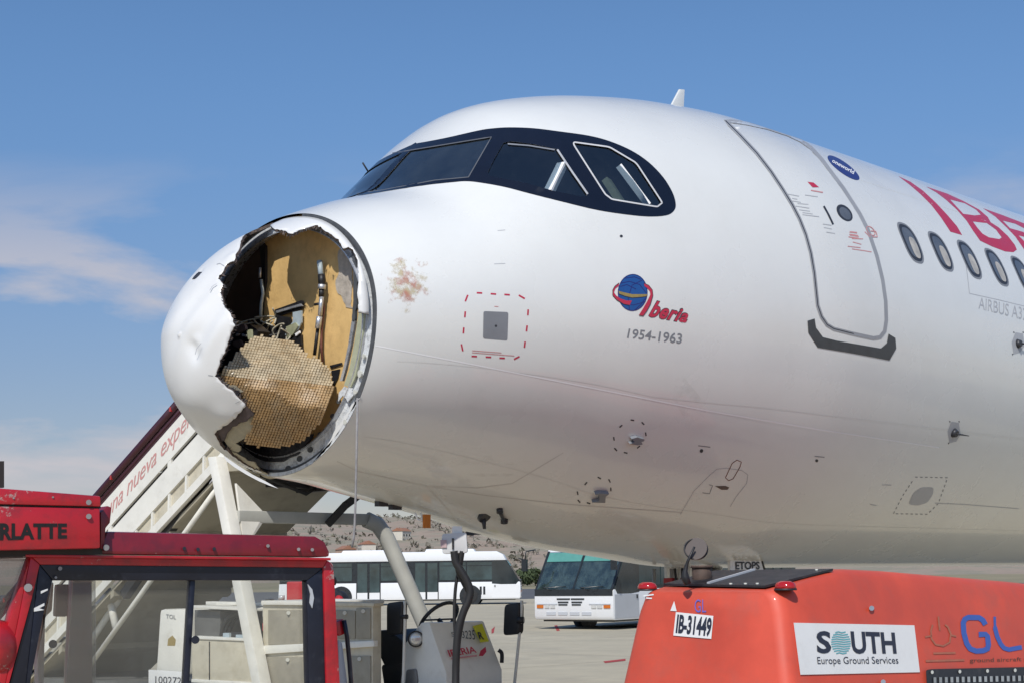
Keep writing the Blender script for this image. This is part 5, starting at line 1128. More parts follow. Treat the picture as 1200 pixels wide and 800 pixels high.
# ================================================================== power cable hanging from the belly socket
cabl = thing('power_cable', 'black power cables hanging from a pale connector box under the belly', 'cable', at(540, 690, 10.7)*np.array([1, 1, 0]))
mat('box_pale', (0.62, 0.62, 0.62), 0.5, var=.08); mat('box_pink', (0.50, 0.36, 0.36), 0.5)
D_ = 10.75; bxq = rounded([(517.5, 625), (546.5, 623), (548, 647), (518.5, 648.5)], .14)
nb = -FH; MB().prism([at(x, y, D_) for x, y in bxq], FH*.10).build('connector_box', MATS['box_pale'], cabl, bevel=.006)
MB().prism([at(x, y, D_-.012) for x, y in [(516, 632), (523, 632), (523.5, 641), (516.5, 641)]], FH*.02).build('box_latch', MATS['box_pink'], cabl)
MB().prism([at(x, y, D_-.010) for x, y in [(529.5, 630), (532, 630), (532, 643), (529.8, 643)]], FH*.02).build('box_slot', MATS['rubber_black'], cabl)
MB().prism([at(x, y, D_+.02) for x, y in [(530, 616), (541, 616), (542, 624), (530, 624)]], FH*.06).build('socket_bracket', MATS['white_paint'], cabl)
MB().prism([at(x, y, 10.9) for x, y in [(546, 622), (564, 625.5), (547, 626.5)]], FH*.05).build('socket_flap', MATS['equipment_black'], cabl)
def splc(pts, k=6):
    p = [np.asarray(q, float) for q in pts]; o = []
    for i in range(len(p)-1):
        a, b, c, d = p[max(i-1, 0)], p[i], p[i+1], p[min(i+2, len(p)-1)]
        for t in np.linspace(0, 1, k+1)[:-1]: o.append(.5*(2*b+(c-a)*t+(2*a-5*b+4*c-d)*t*t+(3*b-a-3*c+d)*t**3))
    return o+[p[-1]]
def pxs(l, D): return [at(x, y, D) for x, y in l]
gnd = [at(533, 860, 10.6)*np.array([1, 1, 0])+np.array([0, 0, .35]), at(537, 880, 10.5)*np.array([1, 1, 0])+np.array([.1, -.1, .03]), np.array([G0[0]-.6, YC+.2, .03]), np.array([G0[0]+.1, YC, .4])]
MB().tube(splc(pxs([(532, 645), (534, 658), (540, 668), (547, 680), (551, 692), (549, 703), (543, 717), (537.5, 735), (535, 760), (534, 800)], D_-.03)+gnd), .028, 10).build('cable', MATS['rubber_black'], cabl)
MB().tube(splc(pxs([(541, 645), (539, 658), (537.5, 668), (545, 684), (550, 696), (545, 712), (540, 730), (536, 756), (534.5, 800)], D_+.02)+[g+np.array([.04, .04, .01]) for g in gnd]), .024, 10).build('cable', MATS['rubber_black'], cabl)
MB().tube(splc(pxs([(540, 660), (535, 680), (533, 700), (532.5, 725), (534, 750), (535, 770)], D_+.05)), .012, 8).build('cable', MATS['rubber_black'], cabl)
# thin cord that hangs from the open nose
Dc = float((skin([(419, 467)], .02)[0]-CAM)@FH)-.02
cord = MB().tube([at(x_, y_, Dc) for x_, y_ in ((418.8, 466), (418, 520), (416.8, 580), (415.8, 610), (414.8, 628), (412.5, 641))], .008, 6).build('hanging_cord', [mat('cord_grey', (.30, .29, .29), .7, var=.3, scale=20)])
tag(cord, 'thin grey cord hanging straight down from the rim of the torn nose', 'cord')
# ================================================================== passenger stairs truck behind the nose
mat('truck_white', (0.80, 0.78, 0.71), 0.45, var=.08, scale=4, dirt=(.40, .36, .28), dscale=5, damt=.4, dlo=.52, dhi=.8)
mat('truck_cream', (0.60, 0.55, 0.43), 0.55, var=.12, scale=5, dirt=(.34, .29, .20), dscale=6, damt=.6, dlo=.48, dhi=.75, bump=.1, bscale=20)
mat('truck_panel', (0.33, 0.30, 0.235), 0.6, var=.15, scale=5, dirt=(.20, .175, .13), dscale=7, damt=.5)
mat('truck_grey', (0.12, 0.12, 0.115), 0.6, var=.2, scale=8)
mat('soffit', (0.40, 0.365, 0.28), 0.7, var=.12, scale=2, dirt=(.2, .18, .13), dscale=3, damt=.5)
mat('rail_maroon', (0.045, 0.006, 0.012), 0.35, coat=.3, var=.15)
mat('stair_print', (0.62, 0.30, 0.28), 0.5, var=.1, scale=20)
mat('gap_dark', (0.03, 0.028, 0.025), 0.7)
mat('gantry_shaded', (0.42, 0.42, 0.385), 0.5, var=.1, scale=6, dirt=(.4, .38, .32), dscale=8, damt=.4)  # gantry beam and right leg: their shade is put into this grey
mat('seat_black', (0.018, 0.018, 0.020), 0.45, var=.3, scale=10)
mat('plate_yellow', (0.62, 0.60, 0.03), 0.45)
SE = RH*.75-FH*.66; SE /= np.linalg.norm(SE); SMv = RH*.66+FH*.75; SMv /= np.linalg.norm(SMv)
SO = at(114.6, 579, 16.0); Z0 = float(SO[2]); SO = SO*np.array([1, 1, 0]); SK = .625; UPV = np.array([0, 0, 1.])
def SP(s, w, z): return SO+SE*s+SMv*w+UPV*z
def SR(s, w, h): return SP(s, w, Z0+SK*s+h)            # along the flight
def swp(px, w): return on_plane(px, SP(0, w, 0), -SMv)
stair = thing('stairs_truck', 'white passenger stairs truck behind the nose, with dark red handrail and open driving seat', 'stairs truck', SP(2.0, .8, 0), 0)
def sprism(name, pts, w0, w1, m, par=stair, bevel=0):   # pts (s, h) along the flight
    return MB().prism([SR(s, w0, h) for s, h in pts], SMv*(w1-w0)).build(name, MATS[m], par, bevel=bevel)
def sbox(name, s0, s1, w0, w1, z0, z1, m, par=stair, bevel=.012):
    return MB().prism([SP(s0, w0, z0), SP(s1, w0, z0), SP(s1, w0, z1), SP(s0, w0, z1)], SMv*(w1-w0)).build(name, MATS[m], par, bevel=bevel)
SB, ST_ = -4.6, 2.15
# near balustrade
sprism('side_panel', [(SB+1.2, -.16), (ST_, -.16), (ST_, -.50), (SB+1.2, -.50)], 0, .04, 'truck_white')
sprism('side_panel', [(SB+.9, -.555), (ST_, -.555), (ST_, -.80), (SB+.9, -.80)], 0, .04, 'truck_white')
sprism('panel_gap', [(SB+1.0, -.48), (ST_, -.48), (ST_, -.58), (SB+1.0, -.58)], .03, .05, 'gap_dark')
for s in np.arange(-3.0, ST_, 1.02): sprism('gap_spacer', [(s+.15, -.50), (s+.21, -.50), (s+.21, -.556), (s+.15, -.556)], .002, .03, 'truck_white')
for w in (-.01, 1.62):
    MB().tube([SR(SB+1, w, -.02), SR(ST_, w, -.02)], .045, 10).build('handrail', MATS['rail_maroon'], stair)
    MB().tube([SR(SB+1, w+.02, -.10), SR(ST_, w+.02, -.10)], .022, 8).build('handrail', MATS['rail_maroon'], stair)
    sprism('rail_strip', [(SB+1, -.125), (ST_, -.125), (ST_, -.155), (SB+1, -.155)], w+.012, w+.035, 'rail_maroon')
    for k, s in enumerate(np.arange(-3.0, ST_, 1.02)):
        MB().bar(SR(s, w+.03, -.02), SR(s, w+.03, -.5), .05, .03).build('rail_post', MATS['truck_white'], stair)
        if w < 0: MB().box(SR(s+.25, w-.03, -.03), (.03, .03, .045)).build('rail_lamp', MATS['lamp_red'], stair)
sprism('side_panel', [(SB+1.2, -.17), (ST_, -.17), (ST_, -.80), (SB+1.2, -.80)], 1.58, 1.62, 'truck_white')
def stext(p):
    return SR(0, 0, 0)+np.outer(p[:, 0], SE+UPV*SK)+np.outer(p[:, 1], UPV)-SMv*.003
# text runs up the panel: find panel coordinates of its picture corners
def sq2(px):
    P_ = swp(px, -.003)-SP(0, 0, 0); s = P_@SE; return np.stack([s, P_[:, 2]-Z0-SK*s], -1)
tq = sq2([(124.5, 599), (223, 487)]); print('stairs text s,h', tq)
V_, F_ = text_tris('una nueva experiencia', .0, .22, .95); L0 = tq[0, 0]; L1 = L0+(tq[1, 0]-L0)*1.36
t_ = np.stack([L0+(L1-L0)*V_[:, 0], -.435+.225*V_[:, 1]], -1)
o = link('panel_lettering', MB().add(stext(t_), F_).mesh('panel_lettering'), MATS['stair_print'], stair)
# treads and stringers
nst = int((ST_-SB)/.28)
for k in range(nst):
    s0 = SB+.28*k; z_ = Z0+SK*s0-.80
    tr = MB().prism([SP(s0, .05, z_), SP(s0+.30, .05, z_), SP(s0+.30, .05, z_+.05), SP(s0, .05, z_+.05)], SMv*1.52).build('tread', MATS['truck_grey'], stair)
    MB().prism([SP(s0+.245, .004, z_-.10), SP(s0+.275, .004, z_-.10), SP(s0+.275, .004, z_+.14), SP(s0+.245, .004, z_+.14)], SMv*.035).build('tread_bracket', MATS['truck_white'], tr)
    MB().prism([SP(s0-.012, .03, z_-.18), SP(s0+.262, .03, z_-.01), SP(s0+.262, .03, z_+.185), SP(s0-.012, .03, z_+.014)], SMv*.012).build('riser_panel', MATS['truck_cream'], tr)
for w in (0.0, 1.57): sprism('stringer', [(SB, -1.0), (ST_, -1.0), (ST_, -1.10), (SB, -1.10)], w, w+.05, 'truck_white')
for w in (0.0, 1.57): sprism('stringer', [(SB, -.80), (ST_, -.80), (ST_, -.835), (SB, -.835)], w, w+.05, 'truck_white')
sprism('soffit', [(SB, -1.13), (ST_, -1.13), (ST_, -1.17), (SB, -1.17)], .06, 1.6, 'soffit')
for s in np.arange(-3.6, 2.2, .95): sprism('soffit_rib', [(s, -1.17), (s+.06, -1.17), (s+.06, -1.23), (s, -1.23)], .06, 1.6, 'soffit')
# top landing towards the aircraft
zt = Z0+SK*ST_-.80
sbox('landing', ST_, ST_+.55, 0, 1.62, zt-.42, zt-.02, 'soffit'); sbox('landing_bumper', ST_+.55, ST_+.66, -.02, 1.66, zt-.30, zt-.05, 'rubber_black', bevel=.03)
for w in (0, 1.58): sbox('landing_panel', ST_, ST_+.5, w, w+.04, zt, zt+.95, 'truck_white')
MB().tube([SP(ST_+.2, .3, zt-.45), SP(ST_+.3, .8, zt-.62), SP(ST_+.2, 1.2, zt-.45)], .02, 8).build('hose', MATS['rubber_black'], stair)
MB().box(SP(ST_+.1, .75, zt-.50), (.5, .12, .10)).box(SP(ST_+.2, 1.0, zt-.55), (.1, .5, .08)).build('latch_gear', MATS['equipment_black'], stair)
# lifting strut, dark ram and tubes below the flight
def line_w(px, w, r, name, m): return MB().tube([swp([p], w)[0] for p in px], r, 10).build(name, MATS[m], stair)
for k_ in range(1):
    a, b = swp([(196, 624), (254, 539)], .10); MB().bar(a+(a-b)*.9, b, .085, .10).build('lift_ram', MATS['gap_dark'], stair)
line_w([(258, 566), (218, 622), (160, 703), (104, 781)], .12, .027, 'lift_strut', 'truck_white')
line_w([(250, 546), (233, 575), (226, 590)], .14, .030, 'lift_strut', 'truck_white'); line_w([(232, 578), (243, 584), (224, 597), (240, 588)], .16, .014, 'hose', 'rubber_black')
line_w([(140, 700), (112, 742), (92, 776)], .25, .036, 'lift_strut', 'truck_white'); line_w([(126, 690), (131, 712), (136, 735)], .2, .04, 'lift_strut', 'truck_white')
# gantry frame round the top of the flight
def beam(name, pts, w, h, m): 
    return MB().loft([[p+SE*(-w/2)+UPV*0+SMv*(-h/2), p+SE*(w/2)+SMv*(-h/2), p+SE*(w/2)+SMv*(h/2), p+SE*(-w/2)+SMv*(h/2)] for p in pts], smooth=False).build(name, MATS[m], stair, bevel=.012)
A0, A1, A2 = SP(2.12, -.06, float(at(262, 535, 14.57)[2])), SP(2.86, -.06, .72), SP(3.0, -.06, .45)
beam('gantry_leg', [A0, A1, A2], .13, .13, 'truck_white')
C1, C2 = SP(2.36, 0.0, 2.30), SP(2.36, 1.72, 2.305)
MB().bar(C1, C2, .10, .115).build('gantry_beam', MATS['gantry_shaded'], stair, bevel=.012)
MB().prism([SP(2.30, .02, 2.62), SP(2.36, .32, 2.34), SP(2.36, .32, 2.27), SP(2.44, .02, 1.98)], SE*.03).build('gusset', MATS['truck_white'], stair)
MB().tube([C2-SMv*.02, SP(2.40, 1.83, 2.25), SP(2.46, 1.90, 2.12), SP(2.86, 2.10, 1.16), SP(3.02, 2.18, .45)], .085, 12).build('gantry_leg', MATS['gantry_shaded'], stair)
MB().bar(at(406, 590, 15.3), at(384, 614, 15.2), .05, .07).build('gantry_hook', MATS['gap_dark'], stair); MB().bar(at(420, 580, 15.4), at(404, 592, 15.3), .05, .07).build('gantry_hook', MATS['gap_dark'], stair)
# chassis and side cabinets
sbox('chassis', -4.2, 4.9, .12, 1.5, .38, .66, 'truck_grey')
def wpoly(name, px, w, t, m, par=stair, bevel=.006): return MB().prism(swp(px, w), SMv*t).build(name, MATS[m], par, bevel=bevel)
cabB = wpoly('side_cabinet', [(308, 706), (437, 708), (437, 830), (308, 830)], .03, .10, 'truck_cream')
wpoly('cabinet_top', [(306, 703), (366, 704), (366, 708.5), (306, 708)], .0, .9, 'truck_white'); wpoly('cabinet_top', [(362, 704), (438, 706), (438, 710), (362, 709)], .015, .12, 'truck_cream')
dr = None
for q_ in ([(314, 714), (362, 714), (362, 755), (314, 755)], [(392, 714), (416, 715), (416, 748), (392, 748)], [(417, 712), (434, 712), (434, 748), (417, 748)], [(312, 769), (362, 769), (362, 825), (312, 825)], [(408, 768), (434, 768), (434, 825), (408, 825)], [(366, 714), (390, 714), (390, 750), (366, 750)]):
    d_ = wpoly('cabinet_door', q_, .018, .02, 'truck_panel'); cx_ = sum(p[0] for p in q_)/4; ty = q_[0][1]+3.5
    MB().cyl(swp([(cx_, ty)], .0)[0], swp([(cx_, ty)], .02)[0], .018, n=10).build('door_knob', MATS['cockpit_pale'], d_)
wpoly('cabinet_rail', [(306, 756), (438, 750), (438, 757), (306, 766)], .0, .05, 'truck_white')
cabA = wpoly('battery_box', [(225, 747), (295, 750), (295, 800), (225, 798)], .02, .8, 'truck_cream'); wpoly('box_rim', [(224, 744.5), (297, 748), (297, 751), (224, 748)], .005, .8, 'truck_white'); wpoly('box_seam', [(244.5, 751), (245.5, 751), (245.5, 797), (244.5, 797)], .012, .01, 'gap_dark'); wpoly('box_rim', [(224, 795), (300, 799), (300, 803), (224, 799)], .0, .1, 'truck_white')
wpoly('control_box', [(228, 714), (258, 715), (258, 746), (228, 745)], .10, .5, 'truck_grey'); wpoly('box_rim', [(226, 708.5), (300, 712.5), (300, 715.5), (226, 712)], .02, .6, 'truck_white'); wpoly('deck_rail', [(241, 704), (310, 705.5), (310, 709), (241, 708)], .3, .1, 'truck_white')
wpoly('back_panel', [(258, 712), (306, 714), (306, 750), (258, 748)], .55, .02, 'truck_grey')
for dx in (0, 6, 13): MB().tube(splc([swp([(x, y)], .12+.03*dx/6)[0] for x, y in ((259+dx*.6, 746), (262+dx*.7, 732), (272+dx*.6, 720), (292, 716-dx*.1), (300, 715))]), .022, 8).build('battery_cable', MATS['rubber_black'], stair)
wpoly('battery_terminal', [(262, 741), (294, 739), (296, 748), (262, 748)], .08, .3, 'equipment_black'); wpoly('terminal_cap', [(261, 741), (268, 741), (268, 747), (261, 747)], .05, .05, 'bracket_blue'); wpoly('terminal_cap', [(276, 743), (286, 743), (286, 747), (276, 747)], .05, .05, 'bracket_blue')
wpoly('fuel_tank', [(187, 713), (219, 713), (217, 790), (182, 790)], .06, .5, 'truck_white', bevel=.04); wpoly('tank_stain', [(197, 748), (202, 744), (206, 749), (205, 756), (196, 756)], .058, .004, 'decal_gold', bevel=0)
lettering('tank_lettering', 'TOL', [(194.5, 724), (206, 725), (206, 720), (194.5, 719)], MATS['decal_grey'], stair, mapper=lambda p: swp(p, .055))
pt = wpoly('number_plate', [(174, 784), (220, 787), (220, 803), (174, 803)], .0, .012, 'sticker_white', bevel=.003)
lettering('plate_lettering', '1002724', [(182, 800), (218, 801.5), (218, 793.5), (182, 791.5)], MATS['sign_navy'], pt, mapper=lambda p: swp(p, -.003))
for s in (-3.0, 2.1): 
    for w in (.22, 1.40):
        c_ = SP(s, w, .42); wv = MB(); r_ = .42
        for k2, (o_, rr) in enumerate((( -.12, .62), (-.12, .9), (-.06, 1), (.06, 1), (.12, .9), (.12, .62))): pass
        wv.loft([[c_+SMv*o_+(SE*cos(a)+UPV*sin(a))*r_*rr for a in np.linspace(0, 2*pi, 24, endpoint=False)] for o_, rr in ((-.12, .62), (-.12, .9), (-.06, 1), (.06, 1), (.12, .9), (.12, .62))])
        wo_ = wv.build('wheel', MATS['tyre'], stair); MB().cyl(c_-SMv*.11, c_+SMv*.11, r_*.6, n=18).build('hub', MATS['hub_grey'], wo_)
# driving position: cowl, seat, wheel, lamp and mirrors
cwl = lambda px, w: swp(px, w)
def cw(px, w): return swp([px], w)[0]
TL, BL_, TRc, BRc = cw((503, 729), .40), cw((523, 788), .40), cw((567, 727), 1.12), cw((588.5, 784), 1.26)
BKL, BKR = cw((474, 745), .40), cw((474, 745), .40)+SMv*.80
base = lambda p, z=.45: np.array([p[0], p[1], z])
TL2, TR2 = TL-SE*.10, TRc-SE*.10
cowl = MB()
vsC = [TL, TRc, BRc, BL_, TL2, TR2, base(BL_), base(BRc), base(TL-SE*.42), base(TRc-SE*.42), TL-SE*.30-UPV*.18, TRc-SE*.30-UPV*.18]
cowl.add(vsC, [(0, 3, 2, 1), (4, 0, 1, 5), (3, 6, 7, 2), (4, 10, 8, 6, 3, 0), (5, 1, 2, 7, 9, 11), (10, 4, 5, 11), (8, 10, 11, 9)])
cowl_o = cowl.build('cowl', MATS['truck_white'], stair, bevel=.015)
nC = np.cross(TRc-TL, BL_-TL); nC /= np.linalg.norm(nC); nC = nC if nC@(CAM-TL) > 0 else -nC
cm = lambda off: (lambda p: on_plane(p, TL+nC*off, nC))
rp = sheet('parking_plate', [[(554, 733), (565, 730), (573, 751), (563, 752)]], MATS['plate_yellow'], cowl_o, 30, mapper=cm(.004), smooth=False); lettering('plate_lettering', 'R', [(562, 748.5), (568, 748.5), (564.5, 739.5), (559.5, 740)], MATS['sign_navy'], rp, bold=.03, mapper=cm(.008))
lettering('airline_lettering', 'IBERIA', [(527, 769), (559, 764), (556, 756.5), (524, 761)], MATS['decal_red'], cowl_o, bold=.02, mapper=cm(.005))
stroke('small_print', [[(529, 771), (559, 767.5)]], 2.0, MATS['decal_pink'], cowl_o, 4, mapper=cm(.005))
sheet('leaf_emblem', [[(561, 768), (563, 762), (569, 757), (570, 763), (566, 768)]], MATS['decal_red'], cowl_o, 20, mapper=cm(.005), smooth=False)
lettering('fleet_number', '5583235', [(529.5, 745), (557, 749), (556, 737.5), (528.5, 740)], MATS['sign_navy'], cowl_o, mapper=cm(.005))
ccn = (TL+TRc)/2-SE*.18+UPV*.02; tl_ = SE*-.75+UPV*.66; tl_ /= np.linalg.norm(tl_); xa = SMv; ya = np.cross(tl_, xa)
sw_ = MB().tube([ccn-SMv*.05+(xa*cos(a)+ya*sin(a))*.20 for a in np.linspace(0, 2*pi, 30)], .017, 8); sw_.cyl(ccn-SMv*.05, ccn-SMv*.05-tl_*.3, .02).bar(ccn-SMv*.05-xa*.19, ccn-SMv*.05+xa*.19, .03, .015); sw_.build('steering_wheel', MATS['seat_black'], stair)
hl = cw((487, 748), .36); hdir = -SMv*.5+SE*.8; hdir /= np.linalg.norm(hdir)
hb = MB().loft([[hl+hdir*d+(np.cross(hdir, UPV)*cos(a)+UPV*sin(a))*r_ for a in np.linspace(0, 2*pi, 20, endpoint=False)] for d, r_ in ((-.10, .02), (-.07, .05), (0, .072), (.015, .072))]).build('headlight', MATS['seat_black'], stair)
MB().loft([[hl+hdir*d+(np.cross(hdir, UPV)*cos(a)+UPV*sin(a))*r_ for a in np.linspace(0, 2*pi, 20, endpoint=False)] for d, r_ in ((.016, .060), (.026, .04), (.03, .01))]).build('lens', MATS['lamp_clear'], hb)
def mirror(px, w, sz, pole, m='seat_black'):
    mo = MB().prism(rounded_swp(px, w), SMv*.05+SE*.02).build('mirror', MATS[m], stair, bevel=.012); MB().tube([cw(p, w+.03) for p in pole], .014, 8).build('mirror_pole', MATS['truck_white'], mo); return mo
def rounded_swp(px, w): return swp(rounded(px, .18, 4), w)
mirror([(453, 706), (471, 703.5), (470, 742), (453, 744)], .26, 0, [(474, 703), (474.5, 730), (472.5, 800), (472, 850)])
mirror([(591, 708), (608, 705), (607.5, 742), (589.5, 744)], 1.35, 0, [(611.5, 703), (610.5, 725), (603, 800), (599, 850)])
MB().cyl(cw((606, 726), 1.33), cw((614, 726), 1.36), .03).build('mirror_clamp', MATS['seat_black'], stair); MB().cyl(cw((470, 722), .27), cw((478, 722), .3), .02).build('mirror_clamp', MATS['seat_black'], stair)
seat = MB(); sc = cw((458, 765), .55)
stq = [[(441, 738), (455, 737), (474, 752), (474, 776), (468, 786), (450, 780), (443, 765)]]
MB().prism(swp(rounded(stq[0], .2, 4), .42), SMv*.48).build('seat_back', MATS['seat_black'], stair, bevel=.03)
MB().prism(swp(rounded([(446, 778), (480, 772), (490, 784), (486, 800), (450, 806)], .15, 3), .42), SMv*.5).build('seat_cushion', MATS['seat_black'], stair, bevel=.03)
MB().prism(swp([(452, 800), (486, 796), (484, 830), (456, 830)], .5), SMv*.36).build('seat_base', MATS['truck_grey'], stair); MB().prism(swp(rounded([(476, 784), (487, 783), (489, 800), (474, 806)], .2, 3), .38), SMv*.1).build('control_panel', MATS['hub_grey'], stair, bevel=.01)
MB().tube([cw((441, 785), .4), cw((439, 800), .4), cw((437, 830), .4)], .02, 8).build('grab_handle', MATS['truck_white'], stair)
sbox('driver_floor', 3.6, 5.1, .3, 1.4, .40, .46, 'truck_grey'); MB().tube(splc([cw((584, 761), 1.2), cw((588, 765), 1.22), cw((588, 776), 1.22)]), .018, 8).build('cowl_handle', MATS['rubber_black'], cowl_o)

# ================================================================== red tug far behind the cabinets, and a worker
mat('tug_red', (0.52, 0.015, 0.015), 0.4, coat=.2, var=.1, scale=4)
tug = thing('red_tug', 'small bright red airport tug behind the stairs truck, seen through the cab window', 'tug', at(344, 690, 32)*np.array([1, 1, 0]), rotz(RH))
tb = MB().box((.25, 0, 1.08), (.62, 1.2, 1.14)).build('body', MATS['tug_red'], tug, bevel=.04, world=False); MB().box((-1.0, 0, .55), (1.6, 1.1, .5)).build('chassis', MATS['tug_red'], tug, bevel=.04, world=False)
MB().box((-.5, 0, 1.0), (.12, .5, .6)).box((-.7, 0, .86), (.45, .5, .12)).build('seat', MATS['seat_black'], tug, bevel=.03, world=False); MB().cyl((-.95, .3, .8), (-1.1, .3, 1.3), .02).tube([(-1.05+.05*sin(a), .3+.18*cos(a), 1.3+.17*sin(a)) for a in np.linspace(0, 6.28, 16)], .018, 6).build('steering_wheel', MATS['seat_black'], tug, world=False)
MB().cyl((-.32, .45, 1.25), (-.32, .45, 1.36), .07).build('lamp', MATS['lamp_clear'], tug, world=False)
for x in (-1.4, .4):
    for y in (-.52, .52): wheel(tug, (x, y, .30), .30, .2)
mat('jacket_navy', (0.012, 0.014, 0.022), .8, var=.3, scale=14); mat('hivis_yellow', (.62, .66, .10), .6); mat('jacket_red', (.45, .012, .02), .7, var=.2); mat('skin_tone', (.42, .24, .16), .55, var=.05); mat('hair_dark', (.012, .010, .008), .6, var=.3, scale=40)
def skinned(name, verts, edges, radii, m, parent, sub=2):
    me = bpy.data.meshes.new(name); me.from_pydata([tuple(v) for v in verts], edges, []); o = bpy.data.objects.new(name, me); col.objects.link(o)
    md = o.modifiers.new('skin', 'SKIN'); me.skin_vertices[0].data[0].use_root = True
    for i, r_ in enumerate(radii): me.skin_vertices[0].data[i].radius = (r_, r_*.86) if not isinstance(r_, tuple) else r_
    sb = o.modifiers.new('sub', 'SUBSURF'); sb.levels = sb.render_levels = sub
    dg = bpy.context.evaluated_depsgraph_get(); m2 = bpy.data.meshes.new_from_object(o.evaluated_get(dg)); bpy.data.objects.remove(o)
    for p_ in m2.polygons: p_.use_smooth = True
    m2.name = name; return link(name, m2, MATS[m] if isinstance(m, str) else m, parent, world=False)
per = thing('person', 'person in a dark jacket with yellow bands and red sleeve, bending beside the cab pillar', 'person', at(414, 690, 22.5)*np.array([1, 1, 0]), rotz(-RH))
# x forward (towards picture left), y left, z up; leaning forward over the deck
J = [(0, 0, .98), (.06, 0, 1.16), (.16, 0, 1.36), (.24, 0, 1.48), (.31, 0, 1.55),
     (.16, .20, 1.44), (.30, .27, 1.20), (.52, .22, 1.08), (.16, -.20, 1.44), (.30, -.27, 1.20), (.52, -.22, 1.08),
     (0, .10, .92), (.03, .11, .50), (-.04, .11, .10), (.10, .12, .04), (0, -.10, .92), (.03, -.11, .50), (-.04, -.11, .10), (.10, -.12, .04)]
E_ = [(0, 1), (1, 2), (2, 3), (3, 4), (2, 5), (5, 6), (6, 7), (2, 8), (8, 9), (9, 10), (0, 11), (11, 12), (12, 13), (13, 14), (0, 15), (15, 16), (16, 17), (17, 18)]
RD = [(.15, .12), (.15, .12), (.17, .13), .085, .055, .075, .055, .04, .075, .055, .04, .10, .07, .05, .045, .10, .07, .05, .045]
skinned('body', J, E_, RD, 'jacket_navy', per)
hd = MB(); hc = Vector((.37, 0, 1.63)); hd.loft([[(hc.x+r_*cos(a)*1.12+dx, hc.y+r_*sin(a)*.88, hc.z+z_) for a in np.linspace(0, 2*pi, 16, endpoint=False)] for z_, r_, dx in ((-.12, .045, .02), (-.10, .065, .02), (-.05, .082, .012), (0, .09, .005), (.05, .088, 0), (.09, .066, -.005), (.115, .03, -.01))])
head = hd.build('head', MATS['skin_tone'], per, world=False)
MB().cyl((hc.x+.105, 0, hc.z-.01), (hc.x+.125, 0, hc.z-.03), .014, .017, 8).build('nose', MATS['skin_tone'], head, world=False)
for y in (-.034, .034): MB().cyl((hc.x+.088, y, hc.z+.012), (hc.x+.097, y, hc.z+.012), .011, n=8).build('eye', MATS['hair_dark'], head, world=False)
for y in (-.082, .082): MB().cyl((hc.x-.005, y-.008, hc.z-.01), (hc.x-.005, y+.008, hc.z-.01), .028, n=10).build('ear', MATS['skin_tone'], head, world=False)
MB().box((hc.x+.092, 0, hc.z-.065), (.01, .045, .008)).build('mouth', MATS['jacket_red'], head, world=False)
MB().loft([[(hc.x-.018+r_*cos(a)*1.12, r_*sin(a)*.92, hc.z+z_) for a in np.linspace(0, 2*pi, 16, endpoint=False)] for z_, r_ in ((-.03, .080), (.03, .098), (.08, .086), (.12, .045), (.128, .01))]).build('hair', MATS['hair_dark'], head, world=False)
for z_, dx in ((1.22, .09), (1.10, .045)):
    MB().loft([[(dx+.175*cos(a)*1.02, .178*sin(a), z_+h_+cos(a)*-.04) for a in np.linspace(0, 2*pi, 22, endpoint=False)] for h_ in (-.028, .028)], caps=False).build('reflective_band', MATS['hivis_yellow'], per, world=False)
for s_ in (-1, 1):
    skinned('sleeve', [(.15, s_*.20, 1.45), (.235, s_*.24, 1.32), (.32, s_*.275, 1.17)], [(0, 1), (1, 2)], [.085, .072, .062], 'jacket_red' if s_ > 0 else 'hivis_yellow', per, 1)
    hx, hy, hz_ = .53, s_*.22, 1.07
    hand = skinned('hand', [(hx-.03, hy, hz_+.02), (hx+.03, hy, hz_-.015), (hx+.06, hy, hz_-.03)], [(0, 1), (1, 2)], [.026, .034, .030], 'skin_tone', per, 1)
    for k in range(4): MB().tube([(hx+.06, hy+(k-1.5)*.017, hz_-.03), (hx+.10, hy+(k-1.5)*.018, hz_-.045-.004*abs(k-1)), (hx+.118, hy+(k-1.5)*.017, hz_-.075)], [.009, .008, .006], 6).build('finger', MATS['skin_tone'], hand, world=False)
    MB().tube([(hx, hy-s_*.03, hz_-.01), (hx+.035, hy-s_*.052, hz_-.03), (hx+.062, hy-s_*.05, hz_-.05)], [.011, .010, .007], 6).build('thumb', MATS['skin_tone'], hand, world=False)

# ================================================================== red baggage tractor in the foreground
mat('tractor_red', (0.50, 0.012, 0.022), 0.34, coat=.35, var=.10, scale=5, dirt=(0.22, 0.02, 0.025), dscale=9, damt=.85, dlo=.47, dhi=.68, bump=.10, bscale=14)
mat('tractor_dark_red', (0.22, 0.010, 0.020), 0.36, coat=.3, var=.18, scale=8, dirt=(.10, .012, .02), dscale=14, damt=.7, dlo=.48, dhi=.7, bump=.08, bscale=14)
